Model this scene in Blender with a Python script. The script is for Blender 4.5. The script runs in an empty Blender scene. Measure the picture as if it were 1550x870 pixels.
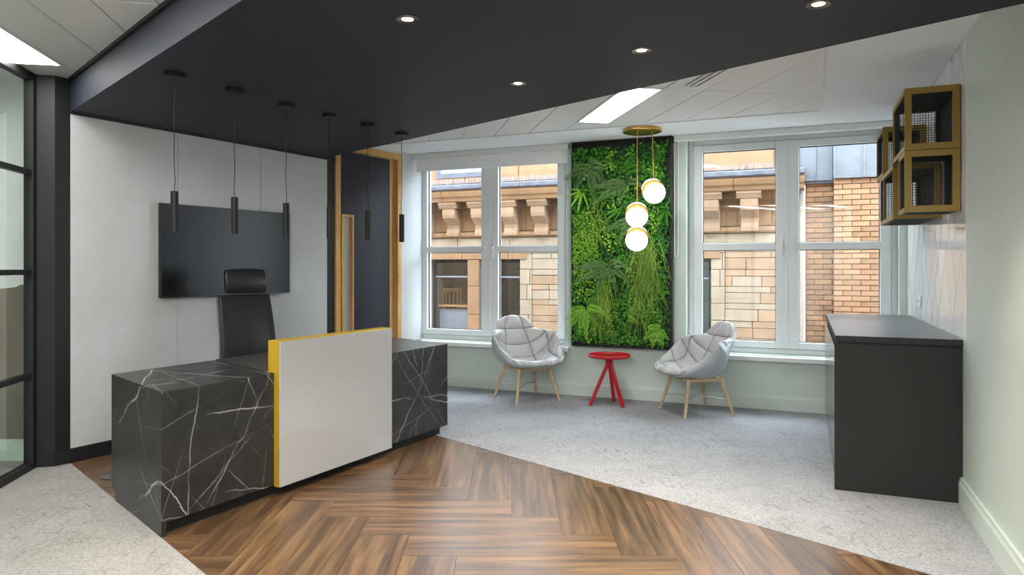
import bpy, bmesh, math, random
from mathutils import Vector, Matrix
random.seed(7)
PI = math.pi
R = math.radians
SC = bpy.context.scene
COL = SC.collection

# ------------------------------------------------------------------ camera, sky, exposure
cam_d = bpy.data.cameras.new('camera'); cam = bpy.data.objects.new('camera', cam_d); COL.objects.link(cam)
cam.location = (0, 0, 1.4); cam.rotation_euler = (R(90), 0, R(22.65))
cam_d.sensor_width = 36; cam_d.lens = 36 * 1062 / 1550; cam_d.shift_y = -32 / 1550; cam_d.clip_start = .05
SC.camera = cam
W = bpy.data.worlds.new('overcast_sky'); SC.world = W; W.use_nodes = True
bg = W.node_tree.nodes['Background']; bg.inputs[0].default_value = (.76, .88, 1, 1); bg.inputs[1].default_value = 9.5
SC.view_settings.view_transform = 'Standard'; SC.view_settings.look = 'None'
SC.view_settings.exposure = 0.68; SC.view_settings.gamma = 1
PANEL_LIGHT = 15.5       # luminous ceiling panels
cy = SC.cycles
cy.max_bounces = 10; cy.diffuse_bounces = 5; cy.glossy_bounces = 5; cy.transparent_max_bounces = 16; cy.transmission_bounces = 6
cy.sample_clamp_indirect = 6; cy.caustics_reflective = False; cy.caustics_refractive = False

# ------------------------------------------------------------------ materials
def lin(c):
    c /= 255
    return c / 12.92 if c <= .04045 else ((c + .055) / 1.055) ** 2.4
def S(r, g, b): return (lin(r), lin(g), lin(b), 1)

class NT:
    def __init__(s, name):
        s.m = bpy.data.materials.new(name); s.m.use_nodes = True; s.t = s.m.node_tree
        s.b = s.t.nodes['Principled BSDF']; s.out = s.t.nodes['Material Output']
    def n(s, typ, **kw):
        x = s.t.nodes.new('ShaderNode' + typ)
        for k, v in kw.items():
            if k.startswith('i_'):
                key = k[2:]; x.inputs[int(key) if key.isdigit() else key.replace('_', ' ')].default_value = v
            else: setattr(x, k, v)
        return x
    def l(s, a, b): s.t.links.new(a, b)
    def coord(s, scale=(1, 1, 1), rot=(0, 0, 0), kind='Object', rnd=False):
        tc = s.n('TexCoord'); mp = s.n('Mapping')
        if any(rot): mp.vector_type = 'TEXTURE'; scale = tuple(1 / x for x in scale)   # turn first, then stretch
        mp.inputs['Scale'].default_value = scale; mp.inputs['Rotation'].default_value = rot
        s.l(tc.outputs[kind], mp.inputs[0])
        if rnd:
            oi = s.n('ObjectInfo'); ml = s.n('Math', operation='MULTIPLY', i_1=37.0); s.l(oi.outputs['Random'], ml.inputs[0]); s.l(ml.outputs[0], mp.inputs['Location'])
        return mp.outputs[0]
    def noise(s, co, scale, detail=4, rough=.55, dist=0):
        x = s.n('TexNoise'); x.inputs['Scale'].default_value = scale; x.inputs['Detail'].default_value = detail
        x.inputs['Roughness'].default_value = rough; x.inputs['Distortion'].default_value = dist
        if co is not None: s.l(co, x.inputs['Vector'])
        return x.outputs[0]
    def ramp(s, fac, stops):
        x = s.n('ValToRGB'); e = x.color_ramp.elements
        while len(e) < len(stops): e.new(.5)
        for k, (p, c) in enumerate(stops): e[k].position = p; e[k].color = c if len(c) == 4 else (*c, 1)
        s.l(fac, x.inputs[0]); return x.outputs[0]
    def mix(s, fac, a, b, mode='MIX'):
        x = s.n('MixRGB', blend_type=mode)
        for v, k in ((fac, 0), (a, 1), (b, 2)):
            if hasattr(v, 'is_linked'): s.l(v, x.inputs[k])
            else: x.inputs[k].default_value = v
        return x.outputs[0]
    def math(s, op, a, b=0.0):
        x = s.n('Math', operation=op)
        for v, k in ((a, 0), (b, 1)):
            if hasattr(v, 'is_linked'): s.l(v, x.inputs[k])
            else: x.inputs[k].default_value = v
        return x.outputs[0]
    def bump(s, h, strength=.2, dist=.01):
        x = s.n('Bump'); x.inputs['Strength'].default_value = strength; x.inputs['Distance'].default_value = dist
        s.l(h, x.inputs['Height']); s.l(x.outputs[0], s.b.inputs['Normal'])
    def set(s, col=None, rough=.5, metal=0, spec=.5):
        if col is not None:
            if hasattr(col, 'is_linked'): s.l(col, s.b.inputs['Base Color'])
            else: s.b.inputs['Base Color'].default_value = col
        if hasattr(rough, 'is_linked'): s.l(rough, s.b.inputs['Roughness'])
        else: s.b.inputs['Roughness'].default_value = rough
        s.b.inputs['Metallic'].default_value = metal; s.b.inputs['Specular IOR Level'].default_value = spec
        return s.m

def plain(name, col, rough=.5, metal=0, spec=.5, var=.06, vs=6, bump=0, bs=200, obj_var=0):
    t = NT(name); co = t.coord()
    f = t.noise(co, vs, 3)
    lo = tuple(max(0, c * (1 - var)) for c in col[:3]) + (1,); hi = tuple(min(1, c * (1 + var)) for c in col[:3]) + (1,)
    c = t.ramp(f, [(.3, lo), (.7, hi)])
    if obj_var:
        oi = t.n('ObjectInfo'); v = t.math('MULTIPLY_ADD', oi.outputs['Random'], obj_var * 2)
        t.t.nodes[-1].inputs[2].default_value = 1 - obj_var
        hs = t.n('HueSaturation'); t.l(c, hs.inputs['Color']); t.l(v, hs.inputs['Value']); c = hs.outputs[0]
    if bump: t.bump(t.noise(co, bs, 3), bump, .002)
    return t.set(c, rough, metal, spec)

M = {}
M['white_paint'] = plain('white_paint', S(228, 229, 228), .7, var=.02, vs=2)
M['off_white'] = plain('off_white_paint', S(196, 198, 199), .7, var=.02, vs=2)
M['ceiling_tile'] = plain('ceiling_tile_metal', S(228, 228, 228), .45, var=.01, vs=2)
M['ceiling_gap'] = plain('ceiling_plaster', S(241, 243, 246), .8, var=.015, vs=2)
M['sage'] = plain('sage_green_paint', S(201, 212, 203), .42, var=.015, vs=1.5, bump=.03, bs=90)
M['dark_ceiling'] = plain('charcoal_ceiling_paint', S(42, 46, 57), .6, var=.05, vs=1.5, spec=.3)
M['black'] = plain('black_paint', S(28, 28, 30), .5, var=.06, vs=3, spec=.35)
M['black_gap'] = plain('black_shadow_gap', S(16, 16, 17), .6, var=.05)
M['door_navy'] = plain('dark_navy_laminate', S(36, 38, 47), .5, var=.05, vs=3, spec=.3)
M['upvc'] = plain('grey_white_window_frame', S(226, 229, 230), .35, var=.01, vs=3)
M['blind'] = plain('roller_blind_fabric', S(244, 245, 246), .85, var=.02, vs=30)
M['screen'] = plain('tv_screen', S(10, 11, 14), .3, var=.02, spec=.3)
M['plastic_black'] = plain('black_plastic', S(24, 24, 25), .35, var=.04)
M['leather'] = plain('black_leather', S(32, 32, 34), .38, var=.08, vs=12, bump=.12, bs=150)
M['fixture_black'] = plain('matt_black_metal', S(16, 16, 17), .5, var=.05, spec=.3)
M['brass'] = plain('brushed_brass', S(196, 156, 84), .32, metal=1, var=.05, vs=20)
M['gold_paint'] = plain('gold_powder_coat', S(142, 116, 50), .42, metal=.35, var=.05, vs=20)
M['gold_edge'] = plain('yellow_gold_edging', S(205, 168, 48), .35, metal=.45, var=.04, vs=9)
M['mesh_black'] = plain('black_wire_mesh', S(28, 28, 29), .5, var=.05)
M['glass_white'] = plain('white_back_painted_glass', S(168, 167, 166), .06, var=.006, vs=2, spec=.6)
M['cab_dark'] = plain('graphite_laminate', S(29, 29, 28), .55, var=.03, vs=3, spec=.35)
M['cab_gloss'] = plain('graphite_satin_door', S(70, 72, 70), .18, var=.02, spec=.8)
M['worktop'] = plain('charcoal_worktop', S(40, 42, 46), .34, spec=.9, var=.12, vs=14)
M['desktop'] = plain('dark_desk_laminate', S(58, 55, 54), .4, var=.08, vs=10)
M['red'] = plain('red_lacquer', S(186, 26, 38), .35, var=.04, vs=8)
M['cushion'] = plain('pale_grey_leather', S(186, 185, 186), .42, var=.03, vs=9, bump=.05, bs=220)
M['shell'] = plain('pale_grey_shell', S(180, 185, 188), .4, var=.02)
M['seam'] = plain('grey_seam', S(120, 120, 122), .7, var=.05)
M['steel'] = plain('satin_steel', S(200, 200, 198), .3, metal=1, var=.03)
M['lead'] = plain('lead_cladding', S(93, 98, 105), .5, var=.18, vs=3)
M['gutter'] = plain('gutter_lead', S(83, 84, 93), .6, var=.25, vs=9)
M['stone'] = plain('sandstone', S(143, 116, 92), .85, var=.18, vs=3.5, bump=.3, bs=30, obj_var=.1)
M['stone_pale'] = plain('pale_sandstone', S(145, 129, 111), .85, var=.12, vs=4, bump=.25, bs=30, obj_var=.07)
M['stone_orange'] = plain('orange_sandstone', S(133, 101, 72), .85, var=.14, vs=4, bump=.25, bs=30, obj_var=.08)
M['mortar'] = plain('grey_mortar', S(104, 93, 80), .95, var=.1, vs=30)
M['brick'] = plain('buff_brick', S(141, 106, 78), .85, var=.1, vs=14, bump=.4, bs=80, obj_var=.2)
M['tile_white'] = plain('white_glazed_tile', S(236, 236, 236), .07, var=.01, spec=.6)
M['grout'] = plain('grey_grout', S(130, 130, 130), .9, var=.05)
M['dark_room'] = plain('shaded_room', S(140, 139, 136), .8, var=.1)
M['chair_wood'] = plain('brown_wood', S(168, 132, 90), .5, var=.1)
M['blue_panel'] = plain('grey_blue_panel', S(130, 141, 156), .6, var=.06)
M['tarmac'] = plain('alley_paving', S(120, 118, 113), .9, var=.1, vs=4)
M['mural'] = plain('taupe_mural_paint', S(126, 116, 104), .8, var=.03)
M['pale_green'] = plain('pale_green_paint', S(196, 214, 202), .6, var=.015)
M['vent_dark'] = plain('vent_slot_black', S(30, 30, 30), .8, var=.05)
M['chrome'] = plain('bronze_ring', S(120, 108, 98), .3, metal=1, var=.02)

def wood_mat(name, c0, c1, c2, stretch=(1.2, 14, 14), scale=3, rough=(.3, .5), var=.25, bump=.1, glossvar=True):
    t = NT(name); co = t.coord(stretch, rnd=True)
    f = t.noise(co, scale, 7, .62, .35)
    c = t.ramp(f, [(.32, c0), (.5, c1), (.68, c2)])
    g = t.noise(t.coord((stretch[0] * 2, stretch[1] * 8, stretch[2] * 8), rnd=True), scale * 2, 4, .6)
    c = t.mix(.55, c, t.ramp(g, [(.34, (.42, .40, .40, 1)), (.58, (1, 1, 1, 1))]), 'MULTIPLY')
    oi = t.n('ObjectInfo'); v = t.n('Math', operation='MULTIPLY_ADD'); v.inputs[1].default_value = 2 * var; v.inputs[2].default_value = 1 - var
    t.l(oi.outputs['Random'], v.inputs[0])
    hs = t.n('HueSaturation'); t.l(c, hs.inputs['Color']); t.l(v.outputs[0], hs.inputs['Value'])
    t.bump(g, bump, .002)
    rr = t.n('MapRange'); rr.inputs[3].default_value = rough[0]; rr.inputs[4].default_value = rough[1]; t.l(f, rr.inputs[0])
    if glossvar: t.b.inputs['Coat Weight'].default_value = .05; t.b.inputs['Coat Roughness'].default_value = .24
    return t.set(hs.outputs[0], rr.outputs[0], 0, .3)
M['plank'] = wood_mat('dark_oak_plank', S(62, 46, 34), S(97, 73, 50), S(131, 101, 70), (.9, 15, 15), 1.5, (.24, .42), .24, .05)
M['oak'] = wood_mat('pale_oak', S(190, 140, 80), S(208, 160, 98), S(222, 180, 122), (10, 10, .8), 3, (.4, .5), .05, .05, False)
M['ash'] = wood_mat('ash_leg', S(196, 164, 126), S(214, 186, 150), S(228, 204, 172), (14, 14, 1.2), 3, (.4, .5), .04, .03, False)

def carpet(name, base, dark, sc=1.0):
    t = NT(name); co = t.coord()
    base_n = t.noise(co, 2.2, 4, .6)
    c = t.ramp(base_n, [(.3, tuple(x * .84 for x in base[:3]) + (1,)), (.7, base)])
    # short dark scuff marks running in broken directions
    cl = t.ramp(t.noise(co, 1.7, 3, .6), [(.38, (.25, .25, .25, 1)), (.6, (1, 1, 1, 1))])
    for rot, st, th in ((.5, (11, 1.5, 1), .575), (2.0, (11, 1.7, 1), .585), (1.2, (12, 1.6, 1), .59), (-.3, (12, 1.4, 1), .59)):
        w = t.noise(t.coord(st, (0, 0, rot)), 3.4 * sc, 9, .74, .4)
        k = t.ramp(w, [(th - .02, (0, 0, 0, 1)), (th + .05, (1, 1, 1, 1))])
        c = t.mix(t.math('MULTIPLY', t.math('MULTIPLY', k, cl), .5), c, dark)
    sp = t.noise(co, 70 * sc, 3, .7)
    c = t.mix(.55, c, t.ramp(sp, [(.38, (.5, .5, .5, 1)), (.58, (1, 1, 1, 1))]), 'MULTIPLY')
    t.bump(t.noise(co, 260, 3, .7), .6, .004)
    return t.set(c, .95, 0, .1)
M['carpet_light'] = carpet('light_grey_carpet', S(176, 177, 179), S(102, 101, 101))
M['carpet_left'] = carpet('warm_grey_carpet', S(168, 164, 158), S(100, 94, 88))

def marble():
    t = NT('dark_veined_marble'); 
    co = t.coord((1, 1, 1))
    base = t.ramp(t.noise(co, 7, 6, .65), [(.3, S(30, 31, 31)), (.7, S(50, 50, 49))])
    c = base
    for dirv, f, th, stren, seed in (((.2, .35, .9), 1.75, .005, .85, 0), ((.85, .1, .5), 1.5, .0045, .65, 3), ((-.7, .5, .5), 1.7, .006, .5, 7), ((.95, -.3, -.12), 2.1, .006, .4, 11), ((.4, .8, -.5), 2.6, .007, .3, 17), ((-.25, .2, .95), 3.4, .006, .3, 23), ((.6, .6, .55), 3.0, .006, .28, 29), ((.9, .25, -.35), 3.6, .006, .25, 31), ((.1, -.5, .86), 2.2, .006, .55, 41), ((.75, -.2, .62), 2.0, .005, .4, 47)):
        vd = t.n('VectorMath', operation='DOT_PRODUCT'); t.l(co, vd.inputs[0]); vd.inputs[1].default_value = dirv
        wn = t.n('TexNoise', noise_dimensions='4D'); wn.inputs['W'].default_value = seed; wn.inputs['Scale'].default_value = 1.6; wn.inputs['Detail'].default_value = 7; wn.inputs['Roughness'].default_value = .58; t.l(co, wn.inputs['Vector'])
        x = t.math('ADD', t.math('MULTIPLY', vd.outputs['Value'], f), t.math('MULTIPLY', wn.outputs[0], .3))
        k = t.math('ABSOLUTE', t.math('SUBTRACT', t.math('FRACT', t.math('ADD', x, seed * .37 + 10)), .5))
        mn = t.n('TexNoise', noise_dimensions='4D'); mn.inputs['W'].default_value = seed + .5; mn.inputs['Scale'].default_value = 2.4; mn.inputs['Detail'].default_value = 4; t.l(co, mn.inputs['Vector'])
        mask = t.ramp(mn.outputs[0], [(.44, (0, 0, 0, 1)), (.60, (1, 1, 1, 1))])
        k = t.ramp(k, [(0, (1, 1, 1, 1)), (th * .5, (.6, .6, .6, 1)), (th * 1.6, (0, 0, 0, 1))])
        c = t.mix(t.math('MULTIPLY', t.math('MULTIPLY', k, mask), stren), c, S(214, 211, 205))
    return t.set(c, .33, 0, .45)
M['marble'] = marble()

def concrete():
    t = NT('pale_concrete_panel'); co = t.coord()
    a = t.noise(co, 1.4, 5, .6); b = t.noise(co, 55, 4, .7)
    c = t.ramp(a, [(.3, S(178, 177, 176)), (.7, S(194, 194, 194))])
    c = t.mix(.35, c, t.ramp(b, [(.36, (.82, .81, .8, 1)), (.5, (1, 1, 1, 1))]), 'MULTIPLY')
    t.bump(b, .08, .003)
    return t.set(c, .75, 0, .25)
M['concrete'] = concrete()

def glass(name, tint=(.96, .98, .97), refl=.05):
    t = NT(name); t.t.nodes.remove(t.b)
    tr = t.n('BsdfTransparent'); tr.inputs[0].default_value = (*tint, 1)
    gl = t.n('BsdfGlossy'); gl.inputs['Roughness'].default_value = 0.0; gl.inputs[0].default_value = (1, 1, 1, 1)
    co = t.coord((1, 1, 1))
    fr = t.n('Fresnel'); fr.inputs[0].default_value = 1.5
    fac = t.math('MULTIPLY_ADD', fr.outputs[0], 1.0); t.t.nodes[-1].inputs[2].default_value = refl
    ge = t.n('NewGeometry'); fac = t.math('MULTIPLY', fac, t.math('SUBTRACT', 1.0, ge.outputs['Backfacing']))   # a thin pane mirrors on its outer faces only
    mx = t.n('MixShader'); t.l(fac, mx.inputs[0]); t.l(tr.outputs[0], mx.inputs[1]); t.l(gl.outputs[0], mx.inputs[2]); t.l(mx.outputs[0], t.out.inputs[0])
    return t.m
M['glass'] = glass('window_glass', (.98, .99, .985), .02)
M['glass_green'] = glass('partition_glass', (.93, .965, .945), .04)

def emit(name, col, strength):
    t = NT(name); e = t.n('Emission'); e.inputs[1].default_value = strength
    f = t.noise(t.coord(), 3, 2); c = t.ramp(f, [(.3, tuple(x * .99 for x in col[:3]) + (1,)), (.7, col)]); t.l(c, e.inputs[0])
    t.l(e.outputs[0], t.out.inputs[0]); return t.m
M['panel_glow'] = emit('ceiling_panel_diffuser', (1, .99, .97, 1), PANEL_LIGHT)
M['lamp_glow'] = emit('downlight_lamp', (1, .86, .68, 1), 14)
M['tip_glow'] = emit('pendant_lamp', (1, .9, .76, 1), 5)
M['globe_glow'] = emit('opal_globe', (1, .95, .89, 1), 3.4)

def leaf_mat(name, a, b, obj_var=.0):
    t = NT(name); co = t.coord()
    n1 = t.noise(co, 5, 3); n2 = t.noise(co, 60, 2)
    c = t.ramp(n2, [(.3, a), (.7, b)])
    c = t.mix(.5, c, t.ramp(n1, [(.35, (.55, .6, .5, 1)), (.65, (1, 1, 1, 1))]), 'MULTIPLY')
    t.b.inputs['Subsurface Weight'].default_value = 0
    return t.set(c, .5, 0, .35)
M['leaf'] = leaf_mat('green_leaf', S(34, 96, 22), S(88, 164, 42))
M['leaf_dark'] = leaf_mat('deep_green_leaf', S(20, 66, 20), S(50, 120, 34))
M['leaf_bright'] = leaf_mat('bright_green_leaf', S(96, 168, 40), S(160, 206, 64))
M['leaf_yellow'] = leaf_mat('lime_leaf', S(140, 164, 40), S(190, 206, 80))
M['fern'] = leaf_mat('fern_leaf', S(66, 104, 56), S(116, 150, 88))
M['grass_leaf'] = leaf_mat('trailing_grass_leaf', S(100, 150, 44), S(166, 196, 84))

# ------------------------------------------------------------------ mesh helpers
def inv(o):
    return WM[o].inverted() if o in WM else Matrix.Identity(4)
WM = {}
class MB:
    def __init__(s): s.v = []; s.f = []
    def add(s, vs, fs):
        k = len(s.v); s.v += [tuple(p) for p in vs]; s.f += [tuple(i + k for i in f) for f in fs]; return s
    def box(s, x0, y0, z0, x1, y1, z1):
        return s.prism([(x0, y0), (x1, y0), (x1, y1), (x0, y1)], z0, z1)
    def prism(s, poly, z0, z1):
        a = sum(poly[i][0] * poly[(i + 1) % len(poly)][1] - poly[(i + 1) % len(poly)][0] * poly[i][1] for i in range(len(poly)))
        if a < 0: poly = poly[::-1]
        n = len(poly)
        vs = [(x, y, z0) for x, y in poly] + [(x, y, z1) for x, y in poly]
        fs = [tuple(range(n - 1, -1, -1)), tuple(range(n, 2 * n))] + [(i, (i + 1) % n, n + (i + 1) % n, n + i) for i in range(n)]
        return s.add(vs, fs)
    def extrude(s, prof, axis, a0, a1):
        """profile in the two other axes, extruded along axis (0=x: prof=(y,z); 1=y: prof=(x,z))"""
        n = len(prof); mk = (lambda p, a: (a, p[0], p[1])) if axis == 0 else (lambda p, a: (p[0], a, p[1]))
        vs = [mk(p, a0) for p in prof] + [mk(p, a1) for p in prof]
        return s.add(vs, [tuple(range(n)), tuple(range(2 * n - 1, n - 1, -1))] + [(i, n + i, n + (i + 1) % n, (i + 1) % n) for i in range(n)])
    def bar(s, a, b, w, h=None, up=(0, 0, 1), w2=None, h2=None):
        """rectangular bar from a to b"""
        h = h or w; w2 = w2 or w; h2 = h2 or h
        a = Vector(a); b = Vector(b); d = (b - a).normalized(); u = Vector(up)
        if abs(d.dot(u)) > .99: u = Vector((0, 1, 0))
        x = d.cross(u).normalized(); y = x.cross(d).normalized()
        vs = []
        for p, ww, hh in ((a, w, h), (b, w2, h2)):
            for sx, sy in ((-1, -1), (1, -1), (1, 1), (-1, 1)): vs.append(p + x * sx * ww / 2 + y * sy * hh / 2)
        return s.add(vs, [(0, 1, 2, 3), (7, 6, 5, 4), (0, 4, 5, 1), (1, 5, 6, 2), (2, 6, 7, 3), (3, 7, 4, 0)])
    def tube(s, pts, r, n=8, caps=True):
        pts = [Vector(p) for p in pts]; rs = r if isinstance(r, (list, tuple)) else [r] * len(pts)
        vs = []; ref = None
        for i, p in enumerate(pts):
            d = (pts[min(i + 1, len(pts) - 1)] - pts[max(i - 1, 0)]).normalized()
            if ref is None: ref = Vector((1, 0, 0)) if abs(d.x) < .9 else Vector((0, 1, 0))
            x = (ref - d * ref.dot(d)).normalized(); ref = x; y = d.cross(x)
            for k in range(n):
                a = 2 * PI * k / n; vs.append(p + (x * math.cos(a) + y * math.sin(a)) * rs[i])
        fs = []
        for i in range(len(pts) - 1):
            for k in range(n):
                fs.append((i * n + k, i * n + (k + 1) % n, (i + 1) * n + (k + 1) % n, (i + 1) * n + k))
        if caps: fs += [tuple(range(n - 1, -1, -1)), tuple((len(pts) - 1) * n + k for k in range(n))]
        return s.add(vs, fs)
    def lathe(s, prof, n=24, c=(0, 0, 0), rot=None):
        vs = []; fs = []; ring = []
        for r, z in prof:
            if r < 1e-6: ring.append([len(vs)]); vs.append(Vector((0, 0, z)))
            else:
                ring.append(list(range(len(vs), len(vs) + n))); vs += [Vector((r * math.cos(2 * PI * k / n), r * math.sin(2 * PI * k / n), z)) for k in range(n)]
        for a, b in zip(ring, ring[1:]):
            for k in range(n):
                q = [a[k % len(a)], a[(k + 1) % len(a)], b[(k + 1) % len(b)], b[k % len(b)]]
                q = list(dict.fromkeys(q))
                if len(q) > 2: fs.append(tuple(q))
        if rot is not None: vs = [rot @ v for v in vs]
        c = Vector(c)
        return s.add([v + c for v in vs], fs)
    def build(s, name, mat, parent=None, world=False, bevel=0, smooth=False, kind=None, seg=2, label=None, cat=None):
        me = bpy.data.meshes.new(name); me.from_pydata(s.v, [], s.f)
        bm = bmesh.new(); bm.from_mesh(me); bmesh.ops.recalc_face_normals(bm, faces=bm.faces); bm.to_mesh(me); bm.free()
        if world and parent: me.transform(inv(parent))
        me.materials.append(M[mat] if isinstance(mat, str) else mat)
        return link(name, me, parent, bevel, smooth, kind, seg, label, cat)
def link(name, me, parent=None, bevel=0, smooth=False, kind=None, seg=2, label=None, cat=None):
    o = bpy.data.objects.new(name, me); COL.objects.link(o)
    if parent: o.parent = parent; WM[o] = WM.get(parent, Matrix.Identity(4))
    if smooth:
        me.shade_smooth(); me.set_sharp_from_angle(angle=R(40))
    if bevel:
        b = o.modifiers.new('soft_edges', 'BEVEL'); b.width = bevel; b.segments = seg; b.limit_method = 'ANGLE'; b.angle_limit = R(40)
    tag(o, label, cat, None, kind)
    return o
def tag(o, label=None, cat=None, group=None, kind=None):
    if label: o['label'] = label
    if cat: o['category'] = cat
    if group: o['group'] = group
    if kind: o['kind'] = kind
    return o
def thing(name, label, cat, loc=(0, 0, 0), rz=0, group=None, kind=None):
    o = bpy.data.objects.new(name, None); COL.objects.link(o); o.empty_display_size = .1
    o.location = loc; o.rotation_euler = (0, 0, rz); WM[o] = Matrix.Translation(loc) @ Matrix.Rotation(rz, 4, 'Z')
    return tag(o, label, cat, group, kind)
def struct(name, mb, mat, label, cat, **k):
    o = mb.build(name, mat, kind='structure', **k); return tag(o, label, cat)
def place(o, loc, rz):
    o.location = loc; o.rotation_euler = (0, 0, rz); WM[o] = Matrix.Translation(loc) @ Matrix.Rotation(rz, 4, 'Z')
def copy_tree(o, parent=None):
    c = o.copy(); COL.objects.link(c)
    if parent: c.parent = parent
    for ch in list(o.children): copy_tree(ch, c)
    return c
def clip(poly, a, b, c):
    """keep the part of poly where a*x+b*y<=c"""
    out = []
    for i in range(len(poly)):
        p = poly[i]; q = poly[(i + 1) % len(poly)]
        dp = a * p[0] + b * p[1] - c; dq = a * q[0] + b * q[1] - c
        if dp <= 0: out.append(p)
        if dp * dq < 0:
            t = dp / (dp - dq); out.append((p[0] + (q[0] - p[0]) * t, p[1] + (q[1] - p[1]) * t))
    return out
def area(p): return abs(sum(p[i][0] * p[(i + 1) % len(p)][1] - p[(i + 1) % len(p)][0] * p[i][1] for i in range(len(p)))) / 2
def line_through(p, q, side):
    """half plane (a,b,c) of a*x+b*y<=c that holds the point side"""
    a, b = q[1] - p[1], p[0] - q[0]; c = a * p[0] + b * p[1]
    return (a, b, c) if a * side[0] + b * side[1] <= c else (-a, -b, -c)

# ------------------------------------------------------------------ plan of the room
ZC = 2.745; ZR = 2.5; XR = .86; YW = 7.3
AT = R(7.7); TW = Vector((-4.827, 3.398, 0)); RZT = PI / 2 - AT          # wall with the screen: local x along it, local y into it
def tw(s, y=0): return (TW.x + math.sin(AT) * s - math.cos(AT) * y, TW.y + math.cos(AT) * s + math.sin(AT) * y)
LP, LQ = (-4.83, 3.40), (.86, .955)                                     # left edge of the timber path and of the dark ceiling
RP, RQ = (-4.506, 5.85), (.86, 3.53)                                    # its right edge
GA = R(33.1); G1 = (-math.sin(GA), math.cos(GA)); G2 = (math.cos(GA), math.sin(GA))  # ceiling grid
def g2w(a, b): return (G1[0] * a + G2[0] * b, G1[1] * a + G2[1] * b)
PA = (-4.95, 3.21); PB = (PA[0] - G1[0] * 7.4, PA[1] - G1[1] * 7.4)      # glazed partition line
YB = -3.0

# ------------------------------------------------------------------ floor
mb = MB().prism([(-7.5, -3.2), (1.2, -3.2), (1.2, 7.5), (-7.5, 7.5)], -.12, -.012)
floor = struct('floor', mb, 'black_gap', 'dark sub-floor under the timber path and the carpets', 'floor')
half_in = [line_through(LP, LQ, (0, 3)), line_through(RP, RQ, (0, 2))]
tl, tr_ = tw(0), tw(2.6)
half_in.append(line_through(tl, tr_, (0, 3))); half_in.append((1, 0, XR))
WPL = .265; FWD = (-math.sin(R(22.65)), math.cos(R(22.65))); RGT = (math.cos(R(22.65)), math.sin(R(22.65)))
def cw(x, d): return (RGT[0] * x + FWD[0] * d, RGT[1] * x + FWD[1] * d)
def plank(cx, cd, horizontal):
    L, g = 4 * WPL, .0007
    hx, hd = (L / 2 - g, WPL / 2 - g) if horizontal else (WPL / 2 - g, L / 2 - g)
    poly = [cw(cx + sx * hx, cd + sd * hd) for sx, sd in ((-1, -1), (1, -1), (1, 1), (-1, 1))]
    for h in half_in:
        poly = clip(poly, *h)
        if len(poly) < 3: return
    if area(poly) < .0006: return
    c = cw(cx, cd); rz = R(22.65) + (0 if horizontal else PI / 2)
    mt = (Matrix.Translation((*c, 0)) @ Matrix.Rotation(rz, 4, 'Z')).inverted()
    lp = [mt @ Vector((x, y, 0)) for x, y in poly]
    m2 = MB().prism([(p.x, p.y) for p in lp], -.011, random.uniform(-.0004, .0004))
    o = m2.build('plank', 'plank', floor); o.location = (*c, 0); o.rotation_euler = (0, 0, rz)
s0 = -.267 - 4 * WPL   # left end of the horizontal plank whose far edge lies at depth 4.457
for r in range(-16, 20):
    d0 = 4.192 + WPL * r
    for m in range(-5, 6):
        x0 = s0 - r * WPL + m * 8 * WPL
        plank(x0 + 2 * WPL, d0 + WPL / 2, True)
        plank(x0 + 4.5 * WPL, d0 + 2 * WPL, False)
# carpets
big = [(-7.5, -3.2), (XR, -3.2), (XR, YW), (-7.5, YW)]
pr = clip(big, *line_through(RP, RQ, (0, 6))); pr = clip(pr, *line_through(tw(0), tw(3), (0, 3)))
struct('floor', MB().prism(pr, -.012, .003), 'carpet_light', 'light grey distressed carpet under the armchairs along the windows', 'carpet')
plf = clip(big, *line_through(LP, LQ, (0, -1)))
struct('floor', MB().prism(plf, -.012, .003), 'carpet_left', 'warm grey distressed carpet in the left foreground before the glass partition', 'carpet')

# ------------------------------------------------------------------ wall with the screen (left)
wl = thing('wall_left', 'dark wall behind the desk faced with three pale concrete boards', 'wall', TW, RZT, kind='structure')
m = MB().box(-.1, .02, 0, 2.608, .2, 2.9)
m.build('wall_core', 'black_gap', wl)
MB().box(2.50, .004, 0, 2.604, .02, ZR + .1).build('side_strip', 'black', wl)
MB().box(3.67, -.004, 0, 4.25, .2, 2.9).box(2.608, -.004, 2.70, 3.67, .2, 2.9).build('side_plaster', 'off_white', wl)
for k in range(3):
    MB().box(.832 * k + .002, -.004, .103, .832 * k + .830, .02, 2.484).build('concrete_panel', 'concrete', wl, bevel=.0015)
bl = struct('baseboard_left', MB(), 'black', 'black skirting below the concrete boards', 'baseboard')
bl.data.clear_geometry()
mm = MB().box(0, -.012, 0, 2.604, .004, .1); me = bpy.data.meshes.new('baseboard_left'); me.from_pydata(mm.v, [], mm.f); me.materials.append(M['black']); bl.data = me; place(bl, TW, RZT)
# angled black corner column
cp = [(-4.957, 3.205), (-4.84, 3.297), tw(0, -.002), tw(0, .25), (-5.1, 3.42), (-5.05, 3.28)]
struct('wall_corner', MB().prism(cp, 0, ZC), 'black', 'black angled corner column between the glass partition and the concrete wall', 'column')
bp = [(-4.962, 3.198), (-4.835, 3.288), tw(.0, -.012), tw(0.0, .1), (-5.0, 3.3)]
struct('baseboard_corner', MB().prism(bp, 0, .1), 'black', 'black skirting round the foot of the corner column', 'baseboard')

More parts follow.
